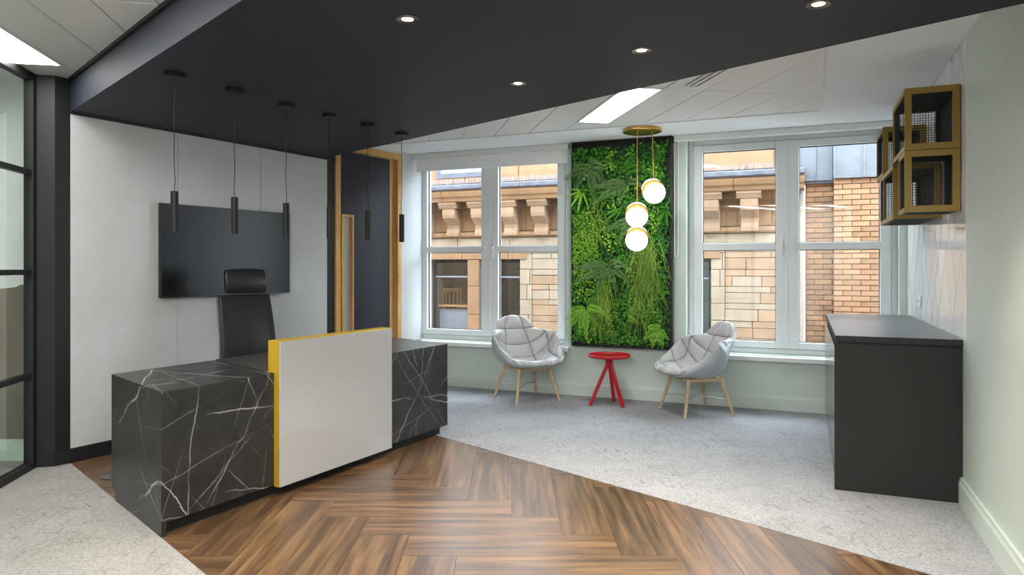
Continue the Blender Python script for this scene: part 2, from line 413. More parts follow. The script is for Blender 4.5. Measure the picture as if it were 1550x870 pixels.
# door in that wall
dr = thing('door_1', 'tall dark navy door in an oak frame with a slim vision panel', 'door', TW, RZT, kind='structure')
MB().box(2.612, -.012, 0, 2.682, .14, 2.69).build('door_jamb', 'oak', dr, bevel=.003)
MB().box(3.60, -.012, 0, 3.668, .14, 2.69).build('door_jamb', 'oak', dr, bevel=.003)
MB().box(3.53, .05, 0, 3.60, .14, 2.64).build('door_stop', 'oak', dr, bevel=.003)
MB().box(2.682, -.012, 2.625, 3.60, .14, 2.70).build('door_head', 'oak', dr, bevel=.003)
leaf = MB()
leaf.box(2.684, .05, .01, 2.745, .095, 2.62).box(2.92, .05, .01, 3.53, .095, 2.62).box(2.745, .05, .01, 2.92, .095, .5).box(2.745, .05, 1.95, 2.92, .095, 2.62)
leaf.build('door_leaf', 'door_navy', dr)
vf = MB().box(2.745, .03, .5, 2.765, .1, 1.95).box(2.90, .03, .5, 2.92, .1, 1.95).box(2.765, .03, 1.925, 2.90, .1, 1.95).box(2.765, .03, .5, 2.90, .1, .525)
vfo = vf.build('vision_frame', 'oak', dr)
MB().box(2.765, .07, .525, 2.90, .078, 1.925).build('glass_pane', 'glass_white', vfo, label='glass strip with its pale reflection put into the colour')  # opaque pale colour stands in for the reflection on this glass
ph = MB().tube([(2.705, -.01, .55), (2.705, -.01, 1.93)], .011, 10).build('pull_handle', 'gold_edge', dr, smooth=True, label='brass vertical pull handle')
MB().tube([(2.705, -.01, 1.75), (2.705, .05, 1.75)], .007, 8).tube([(2.705, -.01, .75), (2.705, .05, .75)], .007, 8).build('standoff', 'black', ph)

# ------------------------------------------------------------------ window wall (back)
LW = (-4.36, -2.408); RW = (-1.118, .80)   # window openings in x
ZS, ZH = .53, 2.70
mb = MB().box(-4.6, YW, 0, 1.2, YW + .35, ZS).box(-4.6, YW, ZH, 1.2, YW + .35, 3.2)
mb.box(LW[1], YW, ZS, RW[0], YW + .35, ZH).box(RW[1], YW, ZS, 1.2, YW + .35, ZH).box(-5.2, YW, ZS, LW[0], YW + .35, ZH)
struct('wall_back', mb, 'sage', 'pale sage wall under and between the two tall windows', 'wall')
sk = [(YW, 0), (YW - .02, 0), (YW - .02, .115), (YW - .014, .13), (YW - .012, .145), (YW, .145)]
struct('baseboard_back', MB().extrude(sk, 0, -4.29, XR), 'sage', 'sage skirting below the windows', 'baseboard')

def window(n, x0, x1, sill_l, sill_r, label):
    w = thing('window_%d' % n, label, 'window', ((x0 + x1) / 2, YW + .15, ZS), 0, kind='structure')
    Y0 = YW + .15; y1 = Y0 + .07
    f = MB(); t = .05
    f.box(x0, Y0, ZS, x0 + t, y1, ZH).box(x1 - t, Y0, ZS, x1, y1, ZH).box(x0 + t, Y0, ZS, x1 - t, y1, ZS + .05).box(x0 + t, Y0, ZH - .05, x1 - t, y1, ZH)
    f.build('window_frame', 'upvc', w, True, bevel=.004)
    xm = (x0 + x1) / 2
    gl = [(x0 + .145, xm - .108), (xm + .108, x1 - .145)]
    for k, (a, b) in enumerate(gl):
        l, r = (x0 + t + .003, xm - .004) if k == 0 else (xm + .004, x1 - t - .003)
        sh = MB(); ya = Y0 - .018; zb, zt = ZS + .055, ZH - .055
        sh.box(l, ya, zb, a, y1, zt).box(b, ya, zb, r, y1, zt).box(a, ya, zb, b, y1, .65).box(a, ya, 2.575, b, y1, zt).box(a, ya, 1.563, b, y1, 1.635)
        so = sh.build('sash', 'upvc', w, True, bevel=.006)
        bd = MB()
        for z0, z1 in ((.65, 1.563), (1.635, 2.575)):
            MB().box(a, Y0 + .03, z0, b, Y0 + .036, z1).build('glass_pane', 'glass', so, True)
            g = .006
            bd.box(a, Y0 + .02, z0, a + g, Y0 + .045, z1).box(b - g, Y0 + .02, z0, b, Y0 + .045, z1).box(a + g, Y0 + .02, z0, b - g, Y0 + .045, z0 + g).box(a + g, Y0 + .02, z1 - g, b - g, Y0 + .045, z1)
        bd.build('glazing_gasket', 'black_gap', so, True)
        hx = (xm - .05) if k == 0 else (xm + .05)
        if k == 0: MB().box(xm - .022, ya - .006, zb, xm + .012, ya + .03, zt).build('meeting_strip', 'upvc', so, True, bevel=.003)
        h = MB().box(hx - .014, ya - .012, 1.53, hx + .014, ya, 1.68).box(hx - .009, ya - .04, 1.6, hx + .009, ya - .012, 1.63).box(hx - .009, ya - .045, 1.50, hx + .009, ya - .03, 1.63)
        h.build('handle', 'upvc', so, True, bevel=.003)
        hg = l if k == 0 else r
        for zz in (.75, 1.6, 2.45):
            MB().tube([(hg, ya - .004, zz - .045), (hg, ya - .004, zz + .045)], .009, 8).build('hinge', 'upvc', so, True)
    si = [(Y0, ZS - .005), (YW - .075, ZS - .008), (YW - .08, ZS - .014), (YW - .08, ZS - .05), (YW - .07, ZS - .055), (YW - .001, ZS - .055), (YW, ZS - .02), (Y0, ZS - .02)]
    MB().extrude(si, 0, sill_l, sill_r).build('window_sill', 'white_paint', w, True)
    return w
window(1, LW[0] , LW[1], -4.20, -2.36, 'left tall white four-pane casement window behind the left armchair')
window(2, RW[0], RW[1], -1.20, XR, 'right tall white four-pane casement window facing the brick wall')

# ------------------------------------------------------------------ right wall with glossy tiled recess
YT = 4.73
struct('wall_right', MB().box(XR, -3, 0, XR + .3, YT, 3.0).box(XR + .03, YT, 0, XR + .3, YW + .4, 3.0).box(XR, YT, 0, XR + .03, YW, .969), 'sage', 'plain sage green wall at the right edge', 'wall')
sk = [(XR, 0), (XR - .022, 0), (XR - .022, .12), (XR - .015, .135), (XR - .013, .155), (XR, .155)]
struct('baseboard_right', MB().extrude(sk, 1, -2.95, 4.87), 'sage', 'sage skirting along the right wall', 'baseboard')
struct('trim_1', MB().box(XR - .002, YT, .97, XR + .03, YT + .012, ZC), 'white_paint', 'thin white metal trim at the edge of the wall tiles', 'trim')
tp = thing('wall_tiles', 'splashback of glossy white diamond tiles over the dark sideboard', 'tiling', (XR + .03, YT, .97), 0, kind='structure')
MB().box(XR + .012, YT + .012, .97, XR + .03, YW, ZC).build('grout_bed', 'grout', tp, True)
tw_, th_ = .26, .40    # width and height of a diamond
ny = 12; nz = 6
for i in range(-1, 23):
    for j in range(-1, 12):
        if (i + j) % 2: continue
        cyy = YT + .06 + i * tw_ / 2; cz = 1.05 + j * th_ / 2
        g = .0035; a = tw_ / 2 - g; b = th_ / 2 - g * 1.6
        poly = [(cyy - a, cz), (cyy, cz - b), (cyy + a, cz), (cyy, cz + b)]
        for h in ((-1, 0, -(YT + .013)), (1, 0, YW - .002), (0, -1, -.972), (0, 1, ZC - .004)):
            poly = clip(poly, *h)
            if len(poly) < 3: break
        if len(poly) < 3 or area(poly) < .0008: continue
        xo = XR + .004 + random.uniform(-.0008, .0008)
        n = len(poly); tl1 = [random.uniform(-.0006, .0006) for _ in poly]
        m = MB().add([(xo + tl1[k], p[0], p[1]) for k, p in enumerate(poly)] + [(XR + .012, p[0], p[1]) for p in poly], [tuple(range(n)), tuple(range(2 * n - 1, n - 1, -1))] + [(k, (k + 1) % n, n + (k + 1) % n, n + k) for k in range(n)])
        m.build('tile', 'tile_white', tp, True)
so = thing('wall_socket', 'white double power socket low on the diamond tiles', 'socket', (XR + .003, 6.5, 1.12))
MB().box(-.012, -.073, -.043, 0, .073, .043).build('face_plate', 'white_paint', so, bevel=.003)
for yy in (-.036, .036):
    MB().box(-.0145, yy - .014, -.014, -.012, yy + .014, .014).build('outlet', 'steel', so)

# ------------------------------------------------------------------ ceilings
cs = MB().prism([(-7.5, -3.2), (1.2, -3.2), (1.2, 7.6), (-7.5, 7.6)], ZC, ZC + .1)
ceil = struct('ceiling', cs, 'ceiling_gap', 'white plaster ceiling with rows of metal ceiling tiles', 'ceiling')
lights_cells = []   # (d1 a, d1 b, d2 a, d2 b)
P2 = .32; PH = .16
right_field = [(1, 0, .113), (0, 1, 6.54), line_through(RP, RQ, (0, 6)), line_through(tw(0), tw(3), (0, 3))]
left_field = [line_through(LP, LQ, (0, -1)), line_through(PA, PB, (0, 0)), (1, 0, XR), (0, -1, 2.9)]
LIGHTS = [(3.835, -2.40, 'L'), (4.963, 1.76, 'R'), (2.53, -1.76, 'L')]
LIGHTS += [(1.225, b - .16, 'L') for b in (-.32, -.96, -1.60)] + [(-.08, b - .16, 'L') for b in (.96, .32, -.32, -.96, -1.60)]  # unseen panels behind the viewpoint, multiplied to brighten the room evenly
LIGHTS += [(-1.385, b - .16, 'L') for b in (0, -.64, -1.28, -1.92)] + [(-2.69, b - .16, 'L') for b in (-.64, -1.28, -1.92)]
VENT = (3.658, 2.08)
for phase, field, tagn in ((4.963, right_field, 'R'), (3.835, left_field, 'L')):
    for i in range(-6, 3):
        for j in range(-8, 12):
            a = phase + 1.305 * i; b = PH + P2 * j - .32 * 0
            if any(t == tagn and abs(a - la) < .1 and abs(b - lb) < .1 for la, lb, t in LIGHTS): continue
            if tagn == 'R' and abs(a - VENT[0]) < .1 and abs(b - VENT[1]) < .1: continue
            g = .004
            poly = [g2w(a + g, b + g), g2w(a + 1.305 - g, b + g), g2w(a + 1.305 - g, b + P2 - g), g2w(a + g, b + P2 - g)]
            for h in field:
                poly = clip(poly, *h)
                if len(poly) < 3: break
            if len(poly) < 3 or area(poly) < .002: continue
            MB().prism(poly, ZC - .012, ZC).build('ceiling_tile', 'ceiling_tile', ceil, bevel=.003, seg=1)
# flush plaster margin round the right field
mg = MB().box(.125, 3.0, ZC - .014, XR, YW, ZC).prism([(-4.4, 6.552), (.125, 6.552), (.125, YW), (-4.35, YW)], ZC - .014, ZC)
mg.build('ceiling_margin', 'ceiling_gap', ceil, label='smooth plaster border round the ceiling tiles')
MB().box(.108, 3.6, ZC - .02, .126, 6.555, ZC).prism([(-4.4, 6.538), (.126, 6.538), (.126, 6.556), (-4.4, 6.556)], ZC - .02, ZC).build('edge_trim', 'ceiling_tile', ceil)
struct('ceiling', MB().prism([LP, LQ, RQ, RP], ZR, ZC - .002), 'dark_ceiling', 'dropped charcoal ceiling raft over the timber path', 'ceiling')
dx, dy = LQ[0] - LP[0], LQ[1] - LP[1]; ll = math.hypot(dx, dy); nx, ny_ = dy / ll, -dx / ll
if nx * 0 + ny_ * -1 < 0: nx, ny_ = -nx, -ny_
struct('trim_2', MB().prism([LP, LQ, (LQ[0] + nx * .02, LQ[1] + ny_ * .02), (LP[0] + nx * .02, LP[1] + ny_ * .02)], ZC - .035, ZC - .012), 'black', 'black angle along the top of the dropped ceiling', 'trim')
struct('trim_3', MB().prism([tw(0, -.004), tw(2.6, -.004), tw(2.6, -.03), tw(0, -.03)], ZR - .014, ZR + .001), 'black_gap', 'black shadow gap where the concrete boards meet the dark ceiling', 'trim')

LL = {0: 'long luminous ceiling panel at the top left by the glass partition', 1: 'luminous ceiling panel above the living wall'}
for k, (a, b, t) in enumerate(LIGHTS):
    lab = LL.get(k, 'luminous ceiling panel out of view behind the viewpoint, added to light the room')
    c = g2w(a + .6525, b + .16)
    lt = thing('ceiling_light', lab, 'light', (*c, ZC), R(33.1) + PI / 2, 'recessed ceiling light panels')
    # local x along d1, local y across
    fr = MB(); A, B = .65, .158
    a1, b1 = (.625, .138)
    fr.box(-A, -B, -.016, A, -b1, 0).box(-A, b1, -.016, A, B, 0).box(-A, -b1, -.016, -a1, b1, 0).box(a1, -b1, -.016, A, b1, 0)
    fr.build('light_frame', 'ceiling_tile', lt)
    MB().box(-a1, -b1, -.010, a1, b1, -.004).build('diffuser', 'panel_glow', lt)
# vent
c = g2w(VENT[0] + .6525, VENT[1] + .16)
vt = thing('ceiling_vent', 'white ceiling air vent with three dark slots by the luminous panel', 'vent', (*c, ZC), R(33.1) + PI / 2)
# local +y = -G2
sl = [-.045, 0, .045]
fr = MB(); A, B = .648, .156
fr.box(-A, -B, -.014, A, -.08, 0).box(-A, .08, -.014, A, B, 0).box(.56, -.08, -.014, A, .08, 0).box(-A, -.08, -.014, -.56, .08, 0)
fr.build('vent_frame', 'ceiling_tile', vt)
for y in (-.0225, .0225, .067, -.067):
    MB().box(-.56, y - .012, -.014, .56, y + .012, 0).build('slat', 'ceiling_tile', vt)
MB().box(-.56, -.08, -.004, .56, .08, 0).build('vent_back', 'vent_dark', vt)

# downlights in the raft
DLAB = ['recessed downlight nearest the top edge above the desk', 'recessed downlight at the upper right of the dark ceiling', 'recessed downlight closest to the luminous ceiling panel', 'recessed downlight near the pendant row and left of centre']
for (x, y), lab in zip([(-1.632, 2.704), (.053, 3.211), (-.767, 3.551), (-1.591, 3.906)], DLAB):
    d = thing('downlight', lab, 'light', (x, y, ZR), 0, 'downlights in the dark ceiling')
    MB().lathe([(.026, -.0005), (.034, -.005), (.048, -.006), (.051, 0), (.026, 0), (.026, -.0005)], 28).build('trim_ring', 'chrome', d, smooth=True)
    MB().lathe([(0, -.0012), (.0255, -.0012), (.0255, 0), (0, 0)], 24).build('lamp', 'lamp_glow', d)
    ld = bpy.data.lights.new('downlight_beam', 'SPOT'); lo = bpy.data.objects.new('downlight_beam', ld); COL.objects.link(lo); lo.parent = d
    lo.location = (0, 0, -.012); ld.energy = 80; ld.color = (1, .88, .74); ld.spot_size = R(95); ld.spot_blend = .7; ld.shadow_soft_size = .03

# ------------------------------------------------------------------ pendant row over the desk
PEND = [(-3.317, 2.951), (-3.257, 3.346), (-3.24, 3.794), (-3.174, 4.179), (-3.107, 4.564), (-3.066, 4.987)]
PLAB = ['slim black tube pendant, leftmost of the row over the desk', 'slim black tube pendant, second from the left over the desk', 'slim black tube pendant, third from the left, at the right edge of the screen',
        'slim black tube pendant in front of the black strip beside the concrete wall', 'slim black tube pendant in front of the navy door', 'slim black tube pendant, rightmost of the row, beside the oak door jamb']
def pendant_parts(p):
    MB().lathe([(0, 0), (.055, 0), (.055, -.022), (.052, -.025), (0, -.025)], 28).build('canopy', 'fixture_black', p, smooth=True)
    pts = [(0.004 * math.sin(k * .9), .003 * math.sin(k * 1.4 + .5), -.02 - k * .0655) for k in range(11)]; pts[0] = (0, 0, -.02); pts[-1] = (0, 0, -.675)
    MB().tube(pts, .0022, 6).build('cable', 'fixture_black', p, smooth=True)
    tb = MB().lathe([(.004, -.672), (.021, -.672), (.021, -.9), (.018, -.9), (.018, -.893), (.0, -.893)], 24).build('lamp_tube', 'fixture_black', p, smooth=True)
    MB().lathe([(0, -.896), (.0175, -.896), (.0175, -.894), (0, -.894)], 20).build('lamp', 'tip_glow', tb)
pr0 = thing('pendant_light', PLAB[0], 'light', (*PEND[0], ZR), 0, 'row of pendants over the desk'); pendant_parts(pr0)
for (x, y), lab in zip(PEND[1:], PLAB[1:]):
    c = copy_tree(pr0); c.location = (x, y, ZR); c['label'] = lab; c.rotation_euler = (0, 0, random.uniform(0, 6))
for (x, y) in PEND:
    ld = bpy.data.lights.new('pendant_beam', 'SPOT'); lo = bpy.data.objects.new('pendant_beam', ld); COL.objects.link(lo)
    lo.location = (x, y, ZR - .903); ld.energy = 4; ld.color = (1, .88, .72); ld.spot_size = R(70); ld.spot_blend = .8; ld.shadow_soft_size = .015

# ------------------------------------------------------------------ reception desk
AD = R(6.5); DP = Vector((-3.065, 2.645, 0)); DK = -(-.9205 * math.sin(AD) + .391 * math.cos(AD)) / (-.9205 * -math.cos(AD) * -1 + .391 * math.sin(AD) * -1) if False else .29
desk = thing('reception_desk', 'angled reception desk of dark veined marble with a white glass front panel', 'desk', DP, PI / 2 - AD)
DD = .83; SL = 2.60
def para(s0, s1, y0, y1): return [(s0 + DK * y0, y0), (s1 + DK * y0, y0), (s1 + DK * y1, y1), (s0 + DK * y1, y1)]
MB().prism(para(0, .745, 0, DD), .07, .75).build('left_pedestal', 'marble', desk)
e = MB().prism(para(0, .029, 0, DD - .07), 0, .07)
e.build('end_panel', 'marble', desk)
MB().prism(para(1.80, SL - .03, 0, DD), .07, .75).build('right_pedestal', 'marble', desk)
MB().prism(para(SL - .029, SL, -.003, DD), .07, .75).build('end_panel', 'marble', desk)
MB().prism(para(.746, 1.799, 0, DD + .02), .715, .751).build('worktop', 'desktop', desk)
MB().prism(para(.746, 1.799, .01, .04), .07, .715).build('modesty_panel', 'desktop', desk)
MB().prism(para(.03, SL - .06, .045, DD - .06), 0, .07).build('plinth', 'black_gap', desk)
fp = MB().box(.745, -.052, .062, 1.806, -.042, .942).build('front_panel', 'glass_white', desk, bevel=.001, label='glossy white glass panel')
bf = MB().box(.742, -.042, .06, 1.808, 0, .948).box(.742, 0, .752, 1.808, .05, .948)
bf.build('panel_edging', 'gold_edge', desk, bevel=.001, label='yellow gold edging behind the white glass')

# floor box by the desk
fb = MB().lathe([(0, .0005), (.105, .0005), (.11, .003), (.104, .006), (.06, .006), (.055, .004), (0, .004)], 32).build('floor_box', 'cab_gloss', smooth=True)
fb.location = (-4.25, 3.33, 0); tag(fb, 'round grey cable outlet lid set into the timber floor behind the desk', 'floor outlet')

# ------------------------------------------------------------------ wall screen
tv = thing('television', 'large black wall mounted screen on the pale concrete wall', 'screen', (*tw(1.301, -.05), 1.15), RZT)
MB().box(-.653, -.015, 0, .653, .02, .75).build('screen_case', 'plastic_black', tv, bevel=.004)
MB().box(-.645, -.0165, .010, .645, -.0152, .742).build('screen_glass', 'screen', tv)
MB().box(-.25, .02, .15, .25, .047, .6).build('wall_bracket', 'plastic_black', tv)

# ------------------------------------------------------------------ black office chair (faces local +y)
oc = thing('office_chair', 'black leather high-back office chair with headrest behind the desk', 'chair', (-4.02, 4.27, 0), 0)
oc_rz = math.atan2(-.86, -.51); place(oc, (-3.965, 4.293, 0), oc_rz)
def slab_grid(fn, nu, nv, thick, rim=False):
    """closed cushion from a front surface fn(u,v)->(p,n)"""
    V = []; F = []
    for side in (0, 1):
        for j in range(nv + 1):
            for i in range(nu + 1):
                p, n = fn(-1 + 2 * i / nu, j / nv); k = (1 - (2 * i / nu - 1) ** 8) * (1 - (2 * j / nv - 1) ** 10) * .9 + .1 if rim else 1
                V.append(p - n * thick * side * k)
    w = nu + 1; off = w * (nv + 1); q = lambda i, j, s: s * off + j * w + i
    for j in range(nv):
        for i in range(nu):
            F.append((q(i, j, 0), q(i + 1, j, 0), q(i + 1, j + 1, 0), q(i, j + 1, 0))); F.append((q(i, j + 1, 1), q(i + 1, j + 1, 1), q(i + 1, j, 1), q(i, j, 1)))
    for i in range(nu):
        F.append((q(i, 0, 1), q(i + 1, 0, 1), q(i + 1, 0, 0), q(i, 0, 0))); F.append((q(i, nv, 0), q(i + 1, nv, 0), q(i + 1, nv, 1), q(i, nv, 1)))
    for j in range(nv):
        F.append((q(0, j, 0), q(0, j + 1, 0), q(0, j + 1, 1), q(0, j, 1))); F.append((q(nu, j, 1), q(nu, j + 1, 1), q(nu, j + 1, 0), q(nu, j, 0)))
    m = MB(); m.v = [tuple(p) for p in V]; m.f = F; return m
def back_fn(u, v):
    z = .47 + .70 * v; w = .215 - .015 * v; y = -.16 - .13 * v * v - .03 * math.sin(v * PI) * -1
    y += .025 * (u * u) - .012 * (abs(u) ** 6)
    return Vector((u * w, y, z)), Vector((0, .98, .18))
slab_grid(back_fn, 14, 16, .055).build('backrest', 'leather', oc, smooth=True, bevel=.008)
def head_fn(u, v):
    z = 1.18 + .19 * v; w = .155 + .01 * math.sin(v * PI); y = -.262 - .03 * math.sin(v * PI) * -1 - .02 * v + .02 * u * u
    z += .012 * (1 - u * u) * v
    return Vector((u * w, y, z)), Vector((0, 1, 0))
slab_grid(head_fn, 12, 10, .07).build('headrest', 'leather', oc, smooth=True, bevel=.012)
def seat_fn(u, v):
    y = -.16 + .46 * v; z = .49 + .012 * math.cos(u * 1.4) - .03 * max(0, v - .8) * 5
    return Vector((u * .25, y, z)), Vector((0, 0, 1))
slab_grid(seat_fn, 12, 12, .07).build('seat', 'leather', oc, smooth=True, bevel=.01)
for sx in (-1, 1):
    MB().tube([(sx * .2, .1, .42), (sx * .3, .1, .44), (sx * .31, .08, .64), (sx * .31, -.12, .66)], .016, 10).build('armrest', 'steel', oc, smooth=True)
    MB().tube([(sx * .21, -.2, .49), (sx * .207, -.22, .8), (sx * .2, -.34, 1.14)], .008, 8).build('back_rail', 'plastic_black', oc, smooth=True)
MB().tube([(0, 0, .1), (0, 0, .42)], .025, 14).build('gas_lift', 'steel', oc, smooth=True)
MB().bar((0, -.2, .45), (0, .1, .42), .12, .04).bar((0, -.18, .45), (0, -.26, .62), .08, .02).build('tilt_mechanism', 'plastic_black', oc)
for k in range(5):
    a = 2 * PI * k / 5 + .3; x, y = math.cos(a), math.sin(a)
    lg = MB().bar((x * .03, y * .03, .11), (x * .3, y * .3, .075), .05, .035, w2=.03, h2=.022).build('base_spoke', 'steel', oc, bevel=.004)
    MB().tube([(x * .3 - y * .025, y * .3 + x * .025, .03), (x * .3 + y * .025, y * .3 - x * .025, .03)], .028, 14).build('caster', 'plastic_black', lg, smooth=True)

# ------------------------------------------------------------------ quilted lounge chairs (face local +y)
def lerp_table(tab, v):
    for (a, *pa), (b, *pb) in zip(tab, tab[1:]):
        if v <= b:
            t = (v - a) / (b - a); t = t * t * (3 - 2 * t) * .5 + t * .5
            return [p + (q - p) * t for p, q in zip(pa, pb)]
    return tab[-1][1:]
#        v    y     z     halfw  armlift  wrap
LT = [(0, .335, .39, .25, .012, -.06), (.08, .31, .415, .29, .03, -.05), (.2, .21, .405, .335, .085, -.03), (.34, .05, .37, .36, .20, .01), (.46, -.08, .365, .375, .285, .06), (.56, -.17, .42, .365, .27, .11),
      (.66, -.225, .52, .315, .19, .13), (.77, -.27, .64, .255, .07, .075), (.88, -.315, .76, .225, -.02, .03), (.95, -.345, .83, .185, -.045, .015), (1.0, -.36, .868, .115, -.03, .01)]
def smooth_tab(v):
    r = [0] * 5; W_ = 0
    for k in range(-4, 5):
        w = math.exp(-(k / 2.2) ** 2); q = lerp_table(LT, min(1, max(0, v + k * .012)))
        r = [a + b * w for a, b in zip(r, q)]; W_ += w
    return [a / W_ for a in r]
TABS = [smooth_tab(k / 200) for k in range(201)]
def lsurf(u, v):
    v = min(1, max(0, v)); k = v * 200; i = min(199, int(k)); t = k - i
    y, z, w, lift, wrap = [a + (b - a) * t for a, b in zip(TABS[i], TABS[i + 1])]
    au = abs(u)
    return Vector((w * math.sin(u * 1.35) / math.sin(1.35) , y + wrap * au ** 2.2, z + lift * au ** 2.1))
def lnorm(u, v):
    e = .012; u = max(-.9, min(.9, u)); v = max(.03, min(.95, v))
    a = lsurf(u + e, v) - lsurf(u - e, v); b = lsurf(u, min(1, v + e)) - lsurf(u, max(0, v - e))
    n = b.cross(a); return n.normalized() if n.length > 1e-9 else Vector((0, 0, 1))
VB = [0, .17, .35, .54, .69, .84, 1]
def ubounds(v):
    b1 = .27 + .1 * max(0, min(1, (v - .4) / .3)); b2 = min(.985, .66 + 1.3 * max(0, v - .48))
    return [-1, -b2, -b1, b1, b2, 1]
def cush_fn(a, b):
    # the grid follows the seams: every quilted cell gets its own patch, denser towards its seams
    x = (a + 1) / 2 * 5; ci = min(4, int(x)); fu = .5 - .5 * math.cos(PI * (x - ci))
    y = b * 6; cj = min(5, int(y)); fv = .5 - .5 * math.cos(PI * (y - cj))
    v = VB[cj] + (VB[cj + 1] - VB[cj]) * fv; bu = ubounds(v); u = bu[ci] + (bu[ci + 1] - bu[ci]) * fu
    pl_ = max(0, 1 - abs(2 * fu - 1) ** 2.6) ** .5 * max(0, 1 - abs(2 * fv - 1) ** 2.6) ** .5
    if bu[ci + 1] - bu[ci] < .05: pl_ *= .2
    if cj == 0 and ci in (0, 4): pl_ *= .5
    n = lnorm(u, v); return lsurf(u, v) + n * (.032 * pl_ - .002), n
def lounge(label):
    c = thing('lounge_chair', label, 'chair', (0, 0, 0), 0, 'quilted lounge chairs by the windows')
    cu = slab_grid(cush_fn, 50, 60, .034, True).build('cushion', 'cushion', c, smooth=True); cu.data.set_sharp_from_angle(angle=R(75))
    slab_grid(lambda u, v: (lsurf(u * .99, .005 + v * .99) - lnorm(u, v) * (.004 + .022 * (1 - u ** 8) * (1 - (2 * v - 1) ** 10)), lnorm(u, v)), 40, 48, .022, True).build('shell', 'shell', c, smooth=True)
    sm = MB(); N = 60
    def seam(pts):
        sm.tube([lsurf(a, b) + lnorm(a, b) * .001 for a, b in pts], .0042, 5)
    for vb in VB[1:-1]: seam([(-.985 + 1.97 * k / N, vb) for k in range(N + 1)])
    for sg in (-1, 1):
        seam([(sg * (.27 + .1 * max(0, min(1, (k / N - .4) / .3))), .005 + .99 * k / N) for k in range(N + 1)])
        seam([(sg * min(.99, .66 + 1.3 * max(0, k / N * .73 - .48)), .005 + .73 * k / N) for k in range(N + 1)])
    sm.build('seams', 'seam', c, smooth=True, kind='stuff', label='grey stitched seams')
    for sx, sy in ((1, 1), (-1, 1), (1, -1), (-1, -1)):
        MB().tube([(sx * .175, sy * .165 - .02, .345), (sx * .255, sy * .25 - .02, 0)], [.019, .0135], 12).build('leg', 'ash', c, smooth=True)
    f = MB().bar((-.19, .14, .335), (.19, .14, .335), .035, .03).bar((-.19, -.18, .335), (.19, -.18, .335), .035, .03).bar((-.175, .16, .335), (-.175, -.2, .335), .035, .03).bar((.175, .16, .335), (.175, -.2, .335), .035, .03)
    f.build('seat_rail', 'ash', c, bevel=.004)
    st = MB()
    for sx, sy in ((1, 1), (-1, -1), (1, -1), (-1, 1)): st.tube([(sx * .222, sy * .213 - .02, .15), (0, -.02, .165)], .007, 8)
    st.build('stretcher', 'shell', c, smooth=True)
    return c
def face(o, x, y, fx, fy): place(o, (x, y, .003), math.atan2(-fx, fy))
lc1 = lounge('pale grey quilted armchair left of the red table, back towards the left window'); face(lc1, -2.69, 6.87, .77, -.64)
lc2 = copy_tree(lc1); lc2['label'] = 'pale grey quilted armchair right of the red table, turned side-on to it'; face(lc2, -.98, 6.87, -.8, -.6)

# ------------------------------------------------------------------ red side table
rt = thing('side_table', 'round red tray table on three splayed legs under the living wall', 'table', (-1.82, 6.91, .003))
MB().lathe([(0, .478), (.19, .478), (.212, .49), (.215, .507), (.21, .512), (.203, .508), (.195, .495), (0, .493)], 40).build('tray_top', 'red', rt, smooth=True)
for x, y in ((-.17, -.11), (.16, -.075), (.0, .19)):
    d = Vector((x, y)).normalized() * .02
    l = MB().bar((d.x, d.y, .48), (d.x, d.y, .395), .034, .034, up=(x, y, .1)).bar((d.x, d.y, .41), (x, y, .0), .034, .034, up=(-y, x, 0), w2=.03, h2=.03)
    l.build('leg', 'red', rt, bevel=.004)

# ------------------------------------------------------------------ globe pendant cluster
gp = thing('globe_pendant', 'brass ceiling plate with three split glowing globes on rods', 'light', (-1.455, 6.761, ZC - .014))
MB().lathe([(0, 0), (.18, 0), (.186, -.004), (.186, -.03), (.18, -.034), (0, -.034)], 48).build('ceiling_plate', 'brass', gp, smooth=True)
MB().tube([(.092, .039, -.03), (.101, .042, -.50)], .005, 8).build('rod', 'brass', gp, smooth=True)
MB().tube([(-.044, -.018, -.03), (-.047, -.019, -.72)], .005, 8).build('rod', 'brass', gp, smooth=True)
def globe(cx, cy_, z, tilt_dir, tilt, off):
    """two half spheres slid apart on a brass disc; the front half looks along nrm"""
    rad = .106
    nrm = Vector(tilt_dir).normalized(); rot = nrm.to_track_quat('Z', 'Y').to_matrix()
    up = (Vector((0, 0, 1)) - nrm * nrm.z).normalized(); side = nrm.cross(up)
    sl_ = (up * math.cos(tilt) + side * math.sin(tilt)) * off
    c = Vector((cx, cy_, z))
    arc = [(rad * math.cos(k * PI / 20), .004 + rad * .96 * math.sin(k * PI / 20)) for k in range(11)]
    front = MB().lathe([(0, .004)] + arc[:-1] + [(0, .004 + rad * .96)], 36, c - sl_ * .5, rot)
    g = front.build('globe', 'globe_glow', gp, smooth=True)
    MB().lathe([(0, -.004)] + [(r, -z_) for r, z_ in arc[:-1]] + [(0, -.004 - rad * .96)], 36, c + sl_ * .5, rot).build('globe_back', 'globe_glow', g, smooth=True)
    b = MB().lathe([(0, .004), (rad + .003, .004), (rad + .003, .0), (0, .0)], 40, c - sl_ * .5, rot)
    b.lathe([(0, 0), (rad + .003, 0), (rad + .003, -.004), (0, -.004)], 40, c + sl_ * .5, rot).build('brass_disc', 'brass', g, smooth=False)
VC = Vector((.22, -.95, 0))
globe(.101, .042, -.602, (.42, -.75, -.62), .6, .036)
globe(-.047, -.019, -.832, (.2, -.78, -.6), .0, .036)
globe(-.047, -.019, -1.062, (.16, -.80, -.58), -.12, .036)
ld = bpy.data.lights.new('globe_light', 'POINT')

